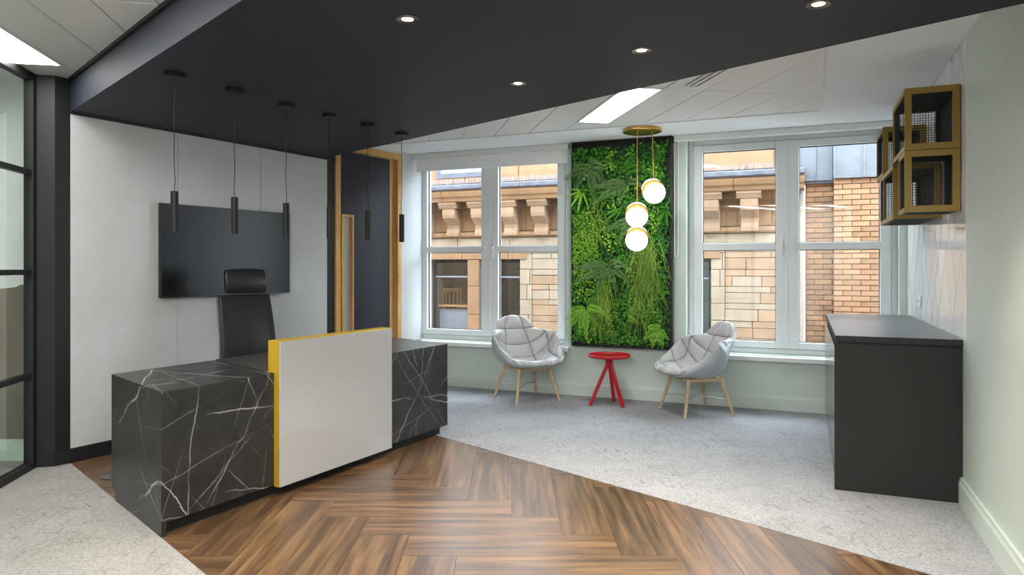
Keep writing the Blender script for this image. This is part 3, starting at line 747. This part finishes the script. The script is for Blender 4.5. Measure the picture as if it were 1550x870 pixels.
# ------------------------------------------------------------------ roller blinds
def blind(name, x0, x1, drop, lab, cx, ctop, cbot):
    b = thing('roller_blind', lab, 'blind', ((x0 + x1) / 2, YW - .03, 2.70), 0, 'roller blinds over the windows')
    cs_ = [(-.045, -.028), (-.05, -.02), (-.05, .022), (-.044, .03), (.028, .03), (.028, -.028)]
    w = (x1 - x0) / 2
    MB().extrude(cs_, 0, -w, w).build('cassette', 'white_paint', b, smooth=False)
    if drop:
        MB().box(-w + .045, -.012, -drop, w - .02, -.009, -.02).build('blind_fabric', 'blind', b)
        MB().box(-w + .045, -.016, -drop - .012, w - .02, -.004, -drop).build('bottom_bar', 'blind', b)
    x = cx - (x0 + x1) / 2; t, bo = ctop - 2.70, cbot - 2.70
    pts = [(x - .018, -.035, t)] + [(x - .018, -.035, bo + .04)] + [(x - .018 * math.cos(k * PI / 8), -.035, bo + .018 - .018 * math.sin(k * PI / 8)) for k in range(9)] + [(x + .018, -.035, bo + .04), (x + .018, -.035, t)]
    MB().tube(pts, .0035, 6).build('pull_chain', 'white_paint', b, smooth=True)
blind('l', -4.30, -2.36, .165, 'white roller blind drawn a little way down over the left window', -2.40, 2.70, 1.42)
blind('r', -1.225, XR - .01, 0, 'white rolled-up blind cassette along the top of the right window', -1.205, 2.70, 1.50)

# ------------------------------------------------------------------ dark sideboard
sb = thing('sideboard', 'graphite sideboard with charcoal worktop against the white tiles', 'cabinet', (.525, 5.96, .003))
MB().box(.192, 4.855, .075, .835, 7.04, .915).build('carcass', 'cab_dark', sb, True)
MB().box(.172, 4.835, 0, .836, 4.855, .917).build('end_panel', 'cab_dark', sb, True)
MB().box(.836, 4.835, .16, .858, 4.855, .917).build('scribe_strip', 'cab_dark', sb, True)
MB().box(.25, 4.86, 0, .83, 7.03, .075).build('plinth', 'black_gap', sb, True)
MB().box(.178, 4.828, .93, .8598, 7.06, .968).build('worktop', 'worktop', sb, True, bevel=.002)
MB().box(.1775, 4.8268, .9305, .8597, 4.8282, .9675).box(.1768, 4.8275, .9305, .1782, 7.06, .9675).build('edge_band', 'black_gap', sb, True, label='black edge of the worktop')
MB().box(.20, 4.85, .915, .85, 7.05, .93).build('shadow_gap', 'black_gap', sb, True)
for k in range(4):
    y0 = 4.858 + k * .546
    MB().box(.172, y0 + .002, .085, .191, y0 + .542, .895).build('cupboard_door', 'cab_gloss', sb, True, bevel=.0015)

# ------------------------------------------------------------------ gold mesh wall boxes
def mesh_panel(m, o, du, dv, nu, nv, w=.0032):
    """square wire grid: origin o, edge vectors du, dv"""
    o, du, dv = Vector(o), Vector(du), Vector(dv); n = du.cross(dv).normalized()
    for k in range(1, nu):
        m.bar(o + du * (k / nu), o + du * (k / nu) + dv, w, w, up=n)
    for k in range(1, nv):
        m.bar(o + dv * (k / nv), o + dv * (k / nv) + du, w, w, up=n)
def cube(x0, y0, z0, x1, y1, z1, lab, mid=None):
    c = thing('wall_box', lab, 'wall shelf', ((x0 + x1) / 2, (y0 + y1) / 2, z0), 0, 'gold framed mesh boxes on the tiled wall')
    t = .038; f = MB(); i = MB(); th = .012
    # front and rear rims as flat bars, long edges between them; gold outside, black lining inside
    for ya, yb in ((y0, y0 + th), (y1 - th, y1)):
        f.box(x0, ya, z0, x0 + t, yb, z1).box(x1 - t, ya, z0, x1, yb, z1).box(x0 + t, ya, z0, x1 - t, yb, z0 + t).box(x0 + t, ya, z1 - t, x1 - t, yb, z1)
    for xa, xb in ((x0, x0 + .008), (x1 - .008, x1)):
        f.box(xa, y0 + th, z0, xb, y1 - th, z0 + .03).box(xa, y0 + th, z1 - .03, xb, y1 - th, z1)
    if mid: f.box(x0, mid - .015, z0 + .03, x0 + .008, mid + .015, z1 - .03)
    f.build('gold_frame', 'gold_paint', c, True, label='gold painted rim')
    b = .022
    for xa, xb in ((x0 + .008, x0 + .008 + b), (x1 - .008 - b, x1 - .008)):
        for za, zb in ((z0 + .002, z0 + b), (z1 - b, z1 - .002)): i.box(xa, y0 + th, za, xb, y1 - th, zb)
    for ya, yb in ((y0 + th, y0 + th + b), (y1 - th - b, y1 - th)):
        i.box(x0 + .009, ya, z0 + b, x0 + t, yb, z1 - b).box(x1 - t, ya, z0 + b, x1 - .009, yb, z1 - b).box(x0 + t, ya, z0 + .003, x1 - t, yb, z0 + t).box(x0 + t, ya, z1 - t, x1 - t, yb, z1 - .003)
    i.build('inner_frame', 'mesh_black', c, True, label='black inner lining')
    p = .0165; X, Y, Z = x1 - x0 - .02, y1 - y0 - .03, z1 - z0 - .02
    nX, nY, nZ = int(X / p), int(Y / p), int(Z / p)
    for o, du, dv, a, b_ in (((x0 + .01, y0 + .015, z1 - .006), (X, 0, 0), (0, Y, 0), nX, nY), ((x0 + .01, y0 + .015, z0 + .006), (X, 0, 0), (0, Y, 0), nX, nY),
                             ((x0 + .01, y1 - .018, z0 + .01), (X, 0, 0), (0, 0, Z), nX, nZ), ((x1 - .012, y0 + .015, z0 + .01), (0, Y, 0), (0, 0, Z), nY, nZ)):
        m = MB(); mesh_panel(m, o, du, dv, a, b_); m.build('mesh_panel', 'mesh_black', c, True, kind='stuff')
    return c
BX = .566; BR_ = XR - .002
cube(BX, 4.904, 2.112, BR_, 5.53, 2.492, 'gold framed black mesh box, upper front one of the cluster')
cube(BX, 4.904, 1.732, BR_, 5.215, 2.108, 'gold framed black mesh box, shorter lower front one of the cluster')
cube(BX, 5.535, 1.73, BR_, 6.42, 2.11, 'gold framed black mesh box, long lower rear one of the cluster', 6.17)
cube(BX, 6.2, 2.114, BR_, 6.72, 2.492, 'gold framed black mesh box, upper rear one nearest the window')

# ------------------------------------------------------------------ living wall
lv = thing('living_wall', 'living green wall of ferns and grasses in a black tray between the windows', 'plant wall', (-1.79, YW, .54))
GX0, GX1, GZ0, GZ1, GY = -2.315, -1.245, .545, ZC - .012, YW - .095
MB().box(GX0, GY, GZ0, GX0 + .02, YW - .001, GZ1).box(GX1 - .02, GY, GZ0, GX1, YW - .001, GZ1).box(GX0 + .02, GY, GZ0, GX1 - .02, YW - .001, GZ0 + .02).box(GX0 + .02, GY, GZ1 - .02, GX1 - .02, YW - .001, GZ1).build('tray_frame', 'black', lv, True)
MB().box(GX0 + .02, YW - .06, GZ0 + .02, GX1 - .02, YW - .002, GZ1 - .02).build('planting_board', 'black_gap', lv, True)
rn = random.Random(3)
def leaf_quad(m, p, d, n, ln, w, droop=.3):
    """leaf of two folded quads pointing along d, facing n"""
    d = d.normalized(); s = d.cross(n).normalized(); n2 = s.cross(d).normalized()
    a = p; b = p + d * ln * .5 + n2 * ln * .12; c = p + d * ln - n2 * ln * droop * .5
    k = len(m.v)
    m.v += [tuple(a), tuple(b + s * w / 2 - n2 * w * .12), tuple(b), tuple(b - s * w / 2 - n2 * w * .12), tuple(c)]
    m.f += [(k, k + 1, k + 2), (k + 1, k + 4, k + 2), (k, k + 2, k + 3), (k + 2, k + 4, k + 3)]
def rdir(rn, out=.5):
    a = rn.uniform(0, 2 * PI); return Vector((math.cos(a), -out * rn.uniform(.3, 1.4), math.sin(a)))
def leaf_field(name, mat, count, ln, w, xs, zs, yo=(.0, .05), test=None, label=None, down=0):
    m = MB()
    for _ in range(count):
        x = rn.uniform(*xs); z = rn.uniform(*zs)
        if test and not test(x, z): continue
        y = GY - rn.uniform(*yo); d = rdir(rn, .6); d.z -= down
        leaf_quad(m, Vector((x, y + .02, z)), d, Vector((rn.uniform(-.5, .5), -1, rn.uniform(-.2, .9))), ln * rn.uniform(.6, 1.3), w * rn.uniform(.7, 1.3))
    # plain build without normal recalculation
    me = bpy.data.meshes.new(name); me.from_pydata(m.v, [], m.f); me.transform(inv(lv)); me.materials.append(M[mat])
    return link(name, me, lv, kind='stuff', label=label)
xs, zs = (GX0 + .03, GX1 - .05), (GZ0 + .05, GZ1 - .08)
leaf_field('leaf_carpet', 'leaf_dark', 5200, .055, .032, xs, zs, (-.035, .02), label='deep green small-leaved ground layer')
leaf_field('leaf_clumps', 'leaf', 5200, .048, .028, xs, zs, (0, .045), lambda x, z: math.sin(x * 21 + 1.3 * math.sin(z * 9)) + math.sin(z * 17 + x * 5) > -.25, label='mid green leafy clumps')
leaf_field('leaf_highlights', 'leaf_bright', 1900, .042, .026, xs, zs, (.02, .06), lambda x, z: math.sin(x * 27 + 2) + math.sin(z * 15 - x * 7 + 1) > .65, label='bright green leafy clumps')
leaf_field('trailing_leaves', 'leaf_bright', 1500, .022, .016, (GX0 + .03, GX0 + .30), (1.2, 1.95), (.03, .08), lambda x, z: rn.random() < 1.25 - abs(z - 1.62) * 2.2, label='fine bright maidenhair leaves at the left edge', down=.8)
leaf_field('lime_leaves', 'leaf_yellow', 420, .04, .022, (GX0 + .03, GX1 - .1), zs, (.04, .08), lambda x, z: (x + 2.22) ** 2 + (z - 1.18) ** 2 < .02 or (x + 2.0) ** 2 + (z - 1.80) ** 2 < .012 or (x + 1.38) ** 2 + (z - .72) ** 2 < .02 or (x + 1.60) ** 2 + (z - 1.72) ** 2 < .02)
def frond(m, p, d, ln, w, sag, n=26):
    """arching fern frond: midrib with paired leaflets"""
    d = d.normalized(); pts = []
    for k in range(n + 1):
        t = k / n; pts.append(p + d * ln * t + Vector((0, -.05 * math.sin(t * PI) , -sag * t * t)))
    m.tube(pts[::2], [.0028 * (1 - .7 * k / (n // 2)) for k in range(n // 2 + 1)], 4, False)
    for k in range(2, n + 1):
        t = k / n; tan = (pts[k] - pts[k - 1]).normalized(); s = tan.cross(Vector((0, -1, .25))).normalized()
        wl_ = w * math.sin(min(1, t * 1.25) * PI * .92 + .12) ** .7 if t < .8 else w * (1 - t) * 3.2 + .004
        for sg in (-1, 1):
            leaf_quad(m, pts[k], s * sg + tan * .45, Vector((0, -1, .4)), max(.008, wl_), ln / n * .85, .3)
def fern(p, fronds, mat, label):
    e = MB().lathe([(0, -.02), (.02, -.015), (.024, 0), (.012, .02), (0, .024)], 10, p).build('fern', 'leaf_dark', lv, True, label=label)
    for ang, ln, w, sag, out in fronds:
        m = MB(); a = R(ang); frond(m, Vector(p), Vector((math.cos(a), -out, math.sin(a))), ln, w, sag)
        me = bpy.data.meshes.new('frond'); me.from_pydata(m.v, [], m.f); me.transform(inv(lv)); me.materials.append(M[mat]); link('frond', me, e)
FY = GY - .02
fern((-2.09, FY, 2.44), [(200, .30, .055, .03, .5), (232, .26, .055, .05, .5), (285, .34, .06, .06, .5), (310, .30, .06, .10, .5), (340, .26, .055, .12, .6), (160, .22, .05, .10, .6), (60, .22, .045, .12, .6), (25, .26, .05, .14, .6)], 'fern', 'large grey green fern near the top left')
fern((-1.90, FY, 1.40), [(175, .36, .055, .06, .5), (205, .36, .055, .04, .6), (250, .30, .05, .04, .5), (300, .26, .05, .06, .5), (20, .30, .05, .10, .6), (350, .28, .05, .12, .6), (150, .3, .05, .16, .6), (40, .22, .045, .08, .6)], 'fern', 'star shaped grey green fern below the middle')
fern((-1.70, FY, 2.26), [(185, .36, .06, .02, .5), (210, .42, .06, .03, .5), (160, .30, .05, .14, .6), (20, .22, .05, .12, .6), (250, .24, .05, .03, .5)], 'fern', 'arching fern at the upper middle')
fern((-2.14, FY, .95), [(190, .24, .05, .18, .6), (215, .26, .05, .16, .6), (160, .26, .05, .2, .7), (260, .26, .045, .04, .5), (20, .34, .05, .16, .6), (330, .2, .04, .1, .5), (280, .28, .05, .05, .5)], 'leaf_bright', 'drooping fresh green fern at the lower left')
fern((-1.64, FY, 1.90), [(200, .3, .05, .06, .5), (240, .26, .05, .05, .5), (330, .24, .05, .1, .5), (10, .26, .05, .12, .6)], 'fern', 'fern behind the globe lamps')
fern((-1.38, FY, .76), [(200, .16, .05, .06, .5), (250, .16, .05, .05, .5), (300, .14, .05, .05, .5), (340, .14, .04, .06, .5), (80, .12, .04, .05, .6), (140, .14, .04, .06, .6)], 'leaf_bright', 'small lime fern at the lower right')
def strap(p, blades, mat, label, name):
    e = MB().lathe([(0, -.02), (.018, -.012), (.02, 0), (0, .02)], 10, p).build(name, 'leaf_dark', lv, True, label=label)
    for ang, ln, w, sag in blades:
        a = R(ang); d = Vector((math.cos(a), -.55, math.sin(a))).normalized(); m = MB(); P = Vector(p); n = 8
        row = []
        for k in range(n + 1):
            t = k / n; q = P + d * ln * t + Vector((0, 0, -sag * t * t)); s = d.cross(Vector((0, -1, .3))).normalized() * w * math.sin(min(1, .12 + t * .9) * PI) ** .6 * .5 if t < 1 else Vector((0, 0, 0))
            row.append((q + s, q + Vector((0, .006, 0)), q - s))
        for k in range(n):
            i = len(m.v); m.v += [tuple(x) for x in row[k] + row[k + 1]]; m.f += [(i, i + 1, i + 4, i + 3), (i + 1, i + 2, i + 5, i + 4)]
        me = bpy.data.meshes.new('blade'); me.from_pydata(m.v, [], m.f); me.transform(inv(lv)); me.materials.append(M[mat]); link('blade', me, e)
strap((-2.19, FY, 2.20), [(155, .16, .022, .05), (195, .18, .026, .03), (238, .22, .03, .03), (268, .26, .034, .02), (305, .2, .026, .05), (25, .14, .022, .07), (215, .12, .02, .03)], 'leaf_bright', 'strap-leaved bright plant at the upper left edge', 'strap_plant')
strap((-1.74, FY, 2.0), [(196, .24, .022, .02), (212, .26, .024, .03), (182, .2, .02, .05), (232, .16, .02, .03), (10, .14, .02, .06)], 'leaf', 'strap-leaved plant left of the globe lamps', 'strap_plant')
strap((-1.30, FY, 1.98), [(240, .2, .026, .02), (280, .22, .026, .02), (310, .16, .022, .02), (200, .16, .02, .02)], 'leaf', 'strap-leaved plant at the right edge', 'strap_plant')
def grass(p, count, ln, spread, label):
    m = MB(); count = int(count * .9)
    for _ in range(count):
        a = rn.gauss(0, spread); l = ln * rn.uniform(.45, 1.1); P = Vector(p) + Vector((rn.gauss(0, .055), rn.uniform(-.02, .02), rn.gauss(-.04, .12)))
        d = Vector((math.sin(a), -.3, -math.cos(a))); side = rn.uniform(-.2, .2); n = 8; w = rn.uniform(.0014, .0034); wv = rn.uniform(.004, .016); wp = rn.uniform(0, 6)
        for k in range(n):
            q = []
            for t in (k / n, (k + 1) / n):
                c = P + Vector((math.sin(a) * l * t + side * l * t * t + wv * math.sin(t * 7 + wp), -.07 * math.sin(t * 2.4), -l * t * math.cos(a) + .05 * math.sin(t * PI)))
                q.append((c + Vector((w * (1 - t * .8), 0, w * .3)), c - Vector((w * (1 - t * .8), 0, w * .3))))
            i = len(m.v); m.v += [tuple(q[0][0]), tuple(q[0][1]), tuple(q[1][1]), tuple(q[1][0])]; m.f.append((i, i + 1, i + 2, i + 3))
    me = bpy.data.meshes.new('trailing_grass'); me.from_pydata(m.v, [], m.f); me.transform(inv(lv)); me.materials.append(M['grass_leaf'])
    link('trailing_grass', me, lv, kind='stuff', label=label)
grass((-1.50, FY - .02, 1.60), 170, .6, .20, 'long trailing grass spilling from beneath the globe lamps')
grass((-1.55, FY - .02, 1.15), 70, .45, .2, 'trailing grass at the lower middle')
grass((-1.95, FY - .02, 1.16), 120, .46, .14, 'long trailing grass at the lower left')
grass((-2.0, FY - .02, 2.0), 45, .32, .3, 'short trailing grass at the upper left')
grass((-2.02, FY - .02, 2.10), 20, .26, .3, 'wispy grass under the large fern')

# ------------------------------------------------------------------ glazed partition at the left
gpn = thing('glass_partition', 'black framed glass partition at the left edge of the room', 'partition', (*PA, 0), math.atan2(-G1[1], -G1[0]))
# local x runs from the column back past the camera, local y to its left
LEN = 7.0; t = .05
post_x = [0, .98, 2.0, 3.0, 4.0, 5.0, 6.0, LEN - t]
for x in post_x:
    MB().box(x, -.03, .05, x + t, .03, 2.68).build('post', 'black', gpn, bevel=.002)
MB().box(0, -.03, 0, LEN, .03, .05).build('bottom_rail', 'black', gpn, bevel=.002)
MB().box(0, -.03, 2.68, LEN, .03, ZC - .013).build('top_rail', 'black', gpn, bevel=.002)
zr = [.05, .648, 1.36, 2.047, 2.68]
for a, b in zip(post_x, post_x[1:]):
    for z in zr[1:-1]: MB().box(a + t, -.022, z - .018, b, .022, z + .018).build('glazing_bar', 'black', gpn)
    for z0, z1 in zip(zr, zr[1:]):
        lo_ = z0 + (.018 if z0 > .1 else 0); hi_ = z1 - (.018 if z1 < 2.6 else 0)
        MB().box(a + t, -.004, lo_, b, .004, hi_).build('glass_pane', 'glass_green', gpn)
# room beyond the partition
A0 = Vector((-5.13, 3.34)); dv = Vector((-.92, -.385))
B0 = A0 + dv * 3.0
nrm_ = Vector((-.385, .92)) * .12
struct('wall_side_room', MB().prism([tuple(A0), tuple(B0), tuple(B0 + nrm_), tuple(A0 + nrm_)], 0, ZC), 'white_paint', 'pale end wall of the meeting room behind the glass partition', 'wall')
C0 = Vector((-5.02, 3.29))
struct('wall_side_return', MB().prism([tuple(A0), tuple(C0), tuple(C0 + nrm_), tuple(A0 + nrm_)], 0, ZC), 'pale_green', 'pale green return of the meeting room wall beside the glass', 'wall')
struct('baseboard_side_room', MB().prism([tuple(A0 - nrm_ * .15), tuple(B0 - nrm_ * .15), tuple(B0), tuple(A0)], 0, .14), 'pale_green', 'pale green skirting in the meeting room', 'baseboard')
D0 = (-7.4, 2.3)
struct('wall_far_left', MB().box(-7.5, -3.2, 0, -7.35, 2.6, ZC), 'white_paint', 'far wall of the meeting room behind the glass', 'wall')
# painted silhouette on that wall
mu = [(0.0, .16), (.0, 1.03), (.015, 1.12), (.05, 1.24), (.075, 1.27), (.12, 1.25), (.22, 1.24), (.5, 1.22), (.8, 1.3), (1.3, 1.25), (1.9, 1.35), (2.6, 1.2), (2.6, .16)]
m = MB(); n = len(mu)
off = -nrm_.normalized() * .012
P3 = lambda s_, z_, o_: (A0.x + dv.x * (s_ + .005) + off.x * o_, A0.y + dv.y * (s_ + .005) + off.y * o_, z_)
m.add([P3(a, z, 1) for a, z in mu] + [P3(a, z, 0) for a, z in mu], [tuple(range(n)), tuple(range(2 * n - 1, n - 1, -1))] + [(k, (k + 1) % n, n + (k + 1) % n, n + k) for k in range(n)])
tag(m.build('wall_panel', 'mural'), 'taupe cut-out wall panel with a ragged top behind the glass partition', 'wall panel')
# light in the meeting room
mr = thing('ceiling_light', 'luminous ceiling panel in the meeting room behind the glass', 'light', (-6.0, 1.3, ZC), 0, 'recessed ceiling light panels')
MB().box(-.64, -.16, -.014, .64, -.14, 0).box(-.64, .14, -.014, .64, .16, 0).box(-.64, -.14, -.014, -.625, .14, 0).box(.625, -.14, -.014, .64, .14, 0).build('light_frame', 'ceiling_tile', mr)
MB().box(-.625, -.14, -.010, .625, .14, -.004).build('diffuser', 'panel_glow', mr)
# wall behind the viewpoint
struct('wall_rear', MB().box(-7.5, -3.2, 0, 1.2, YB, ZC), 'white_paint', 'plain white wall behind the viewpoint', 'wall')

# ------------------------------------------------------------------ street outside
struct('ground', MB().box(-14, 7.8, -4.2, 9, 16, -4), 'tarmac', 'paved alley below the windows', 'ground')
ew = MB().box(-14, 7.46, -4, -5.2, 7.66, 4.2).box(1.2, 7.46, -4, 9, 7.66, 4.2).box(-5.2, 7.46, -4, 1.2, 7.66, 0).box(-5.2, 7.46, 3.2, 1.2, 7.66, 4.2)
struct('wall_exterior', ew, 'stone', 'outer stone face of the office building above the alley', 'wall')
sbd = thing('stone_building', 'sandstone building with bracketed cornice across the alley', 'building', (-4.5, 11.2, -4))
FYY = 11.2
ox = [(-8.2, -7.2), (-6.30, -5.52), (-5.30, -4.526), (-2.25, -1.341)]       # window openings
oz = (.1, 1.52)
m = MB(); xe = [-9.5] + [v for p in ox for v in p] + [-.1]
for a, b in zip(xe[::2], xe[1::2]): m.box(a, FYY + .03, -4, b, FYY + .5, 3.7)
for a, b in ox: m.box(a, FYY + .03, -4, b, FYY + .5, oz[0]).box(a, FYY + .03, oz[1], b, FYY + .5, 3.7)
m.build('wall_core', 'mortar', sbd, True)
rs = random.Random(11)
def stones(x0, x1, rows, lens, mats, y=FYY, d=.03, j=.004):
    for k, (z0, z1) in enumerate(rows):
        x = x0 - rs.uniform(0, lens[0] * .8)
        while x < x1:
            l = rs.uniform(*lens); a, b = max(x, x0), min(x + l, x1)
            if b - a > .03:
                o = MB().box(a + j, y - rs.uniform(0, .012), z0 + j, b - j, y + d, z1 - j).build('stone', rs.choice(mats), sbd, True, bevel=.004, seg=1)
            x += l
rows = []; z = .05; k = 0
while z < 1.80:
    h = (.165, .092, .158, .1, .18, .09)[k % 6]; rows.append((z, z + h)); z += h; k += 1
stones(-4.30, -3.55, rows, (.4, .85), ['stone_pale', 'stone_pale', 'stone'])
stones(-1.13, -.06, rows, (.4, .85), ['stone_pale', 'stone', 'stone'])
rq = [(.05 + .26 * k, .05 + .26 * (k + 1)) for k in range(7)]
stones(-4.526, -4.30, rq, (.3, .4), ['stone_pale'])
stones(-1.341, -1.13, rq, (.3, .4), ['stone_pale'])
for a, b in ((-5.52, -5.30),):
    for z0, z1 in ((.1, .55), (.55, 1.05), (1.05, 1.52)): MB().box(a, FYY - .02, z0 + .004, b, FYY + .03, z1 - .004).build('mullion_stone', 'stone_orange', sbd, True, bevel=.006)
stones(-6.45, -4.40, [(1.52, 1.66)], (.7, 1.1), ['stone_orange'], FYY - .02, .05)
stones(-2.35, -1.2, [(1.52, 1.66)], (.7, 1.1), ['stone_orange'], FYY - .02, .05)
stones(-7.2, -6.45, rows, (.4, .8), ['stone_pale'])
stones(-6.9, -.06, [(1.66, 1.905)], (.8, 1.5), ['stone_pale', 'stone'])
# string course, frieze, corbels, cornice
def run(name, prof, x0, x1, seg_, mat):
    x = x0
    while x < x1 - .01:
        b = min(x + seg_ * rs.uniform(.8, 1.2), x1)
        MB().extrude(prof, 0, x + .004, b - .004).build(name, mat, sbd, True); x = b
run('string_course', [(FYY + .03, 1.91), (FYY - .05, 1.915), (FYY - .07, 1.94), (FYY - .07, 1.965), (FYY - .03, 2.0), (FYY + .03, 2.01)], -6.9, -.06, 1.1, 'stone_orange')
run('frieze_block', [(FYY + .03, 2.02), (FYY, 2.02), (FYY, 2.40), (FYY - .06, 2.43), (FYY - .06, 2.515), (FYY + .03, 2.515)], -6.9, -.06, .567, 'stone_orange')
cor = [(FYY + .02, 1.93), (FYY - .13, 1.93), (FYY - .14, 1.99), (FYY - .11, 2.06), (FYY - .12, 2.12), (FYY - .2, 2.18), (FYY - .28, 2.24), (FYY - .30, 2.30), (FYY - .30, 2.405), (FYY + .02, 2.405)]
cap = [(FYY + .02, 2.407), (FYY - .31, 2.407), (FYY - .33, 2.44), (FYY - .36, 2.48), (FYY - .36, 2.517), (FYY + .02, 2.517)]
for k in range(-10, 2):
    x = -1.44 + .555 * k
    if x < -6.9: continue
    cb = MB().extrude(cor, 0, x, x + .245).build('corbel', 'stone', sbd, True, bevel=.006, seg=1)
    MB().extrude(cap, 0, x - .05, x + .295).build('corbel_cap', 'stone', cb, True)
run('cornice_block', [(FYY + .03, 2.52), (FYY - .38, 2.52), (FYY - .40, 2.57), (FYY - .44, 2.6), (FYY - .47, 2.66), (FYY - .47, 2.70), (FYY + .03, 2.70)], -6.9, .0, 1.25, 'stone_orange')
run('gutter', [(FYY + .03, 2.705), (FYY - .50, 2.705), (FYY - .52, 2.725), (FYY - .52, 2.78), (FYY - .46, 2.80), (FYY + .03, 2.86)], -6.9, .0, 2.4, 'gutter')
m = MB()
for k in range(330):
    x = -6.6 + k * .0198; ph_ = rs.uniform(-.35, .35)
    m.bar((x, FYY - .44, 2.80), (x + ph_ * .04, FYY - .44 + rs.choice((-.05, 0, .04)), 2.895), .004, .004)
m.build('bird_spikes', 'blue_panel', sbd, True, kind='stuff')
for k in range(6):
    x = -6.6 + k * 1.03
    MB().box(x, FYY - .02, 2.87, x + 1.02, FYY + .4, 3.30).build('parapet_stone', 'stone_orange', sbd, True, bevel=.01)
uw = MB().box(-6.15, FYY - .03, 2.98, -5.1, FYY + .0, 3.3).build('upper_window', 'gutter', sbd, True)
MB().box(-6.05, FYY - .035, 3.06, -5.2, FYY - .028, 3.26).build('glass_pane', 'blue_panel', uw, True)  # sky reflection on the upper pane, set as a flat opaque colour
# windows of the far room
for k, (a, b) in enumerate(ox):
    f = MB(); y = FYY + .14; t = .05
    f.box(a, y, oz[0], a + t, y + .05, oz[1]).box(b - t, y, oz[0], b, y + .05, oz[1]).box(a + t, y, oz[1] - t, b - t, y + .05, oz[1]).box(a + t, y, oz[0], b - t, y + .05, oz[0] + t)
    w_ = f.build('window', 'vent_dark', sbd, True)
    MB().box(a + t, y + .01, 1.20, b - t, y + .04, 1.225).build('glazing_bar', 'blue_panel', w_, True)
    MB().box(a + t, y + .02, oz[0] + t, b - t, y + .026, oz[1] - t).build('glass_pane', 'glass', w_, True)
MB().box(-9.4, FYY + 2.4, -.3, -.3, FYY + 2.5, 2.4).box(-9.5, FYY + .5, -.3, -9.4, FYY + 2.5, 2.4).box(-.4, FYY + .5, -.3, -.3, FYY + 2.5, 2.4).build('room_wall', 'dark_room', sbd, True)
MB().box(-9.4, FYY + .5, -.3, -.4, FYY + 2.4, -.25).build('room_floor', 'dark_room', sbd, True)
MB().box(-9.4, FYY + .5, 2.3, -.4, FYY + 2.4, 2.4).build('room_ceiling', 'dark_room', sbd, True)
MB().box(-5.9, FYY + 2.38, .3, -5.75, FYY + 2.4, 1.9).box(-4.9, FYY + 2.36, .3, -4.6, FYY + 2.4, 2.0).build('room_panel', 'cab_dark', sbd, True)
MB().box(-6.25, FYY + .3, .1, -5.57, FYY + .34, .62).build('low_screen', 'blue_panel', sbd, True, label='grey blue low screen in the opposite window')
MB().box(-6.25, FYY + .24, .66, -5.57, FYY + .9, .69).build('table_top', 'chair_wood', sbd, True)
# two timber chairs in the opposite window
def timber_chair(x, y, z, rz, lab, mat):
    c = thing('timber_chair', lab, 'chair', (x, y, z), rz)
    for sx in (-1, 1):
        for sy in (-1, 1):
            MB().bar((sx * .18, sy * .18, 0), (sx * .17, sy * .17, .45 if sy > 0 else .95), .03, .03).build('leg', mat, c)
    MB().box(-.2, -.2, .43, .2, .2, .46).build('seat', mat, c)
    for k in range(4): MB().bar((-.11 + k * .073, -.175, .48), (-.11 + k * .073, -.17, .90), .03, .012).build('back_slat', mat, c)
    MB().box(-.19, -.19, .9, .19, -.155, .97).build('top_rail', mat, c)
timber_chair(-6.78, 12.6, .02, 2.6, 'dark slatted timber chair behind the opposite window', 'vent_dark')
timber_chair(-6.33, 12.08, .02, .6, 'tan slatted timber chair behind the opposite window', 'chair_wood')

bb = thing('brick_building', 'buff brick building with lead cladding above, right of the sandstone one', 'building', (1, 11.2, -4))
MB().box(.0, 11.32, -4, .40, 11.8, 2.66).box(.395, 11.08, -4, 3.2, 11.8, 2.66).build('wall_core', 'mortar', bb, True)
MB().box(-.1, 11.14, -4, -.035, 11.5, 2.6).build('corner_stone', 'stone_pale', bb, True)
MB().tube([(-.012, 11.27, -4), (-.012, 11.27, 2.6)], .022, 10).build('downpipe', 'white_paint', bb, True, smooth=True)
def brick_me(w):
    m = MB().box(-w / 2, -.03, -.0325, w / 2, .03, .0325)
    me = bpy.data.meshes.new('brick'); me.from_pydata(m.v, [], m.f); me.materials.append(M['brick'])
    bm = bmesh.new(); bm.from_mesh(me); bmesh.ops.recalc_face_normals(bm, faces=bm.faces); bm.to_mesh(me); bm.free(); return me
cache = {}
lo_w = inv(bb)
def brick(x0, x1, y, z):
    w = round(x1 - x0, 3)
    if w < .02: return
    if w not in cache: cache[w] = brick_me(w)
    o = bpy.data.objects.new('brick', cache[w]); COL.objects.link(o); o.parent = bb
    o.location = lo_w @ Vector(((x0 + x1) / 2, y + .03 + rs.uniform(-.003, .003), z + .0375))
cw_ = .235
for r in range(32):
    z = .22 + r * .076
    off_ = 0 if r % 2 else cw_ / 2
    for k in range(-1, 4):
        a = .02 + k * cw_ + off_; b = a + cw_ - .01; a = max(a, .022); b = min(b, .386)
        if b > a: brick(a, b, 11.30, z)
    for k in range(-1, 4):
        a = .386 + k * cw_ + off_; b = a + cw_ - .01; a = max(a, .386); b = min(b, 1.13)
        if b > a: brick(a, b, 11.055, z)
m = MB().box(1.13, 11.06, -4, 3.2, 11.09, 2.66); m.build('brick_face', 'brick', bb, True)
def lead(x0, x1, y, n):
    w = (x1 - x0) / n
    for k in range(n):
        a = x0 + k * w
        MB().box(a + .012, y, 2.655, a + w - .012, y + .02, 3.7).build('lead_sheet', 'lead', bb, True)
        MB().tube([(a, y + .002, 2.655), (a, y + .002, 3.7)], .018, 8).build('lead_roll', 'lead', bb, True, smooth=True)
MB().box(-.1, 11.24, 2.62, .39, 11.8, 3.69).box(.39, 11.03, 2.66, 3.2, 11.8, 3.69).build('cladding_core', 'gutter', bb, True)
lead(-.09, .385, 11.215, 2)
lead(.392, 1.9, 11.0, 4)
bpy.data.lights.remove(ld)
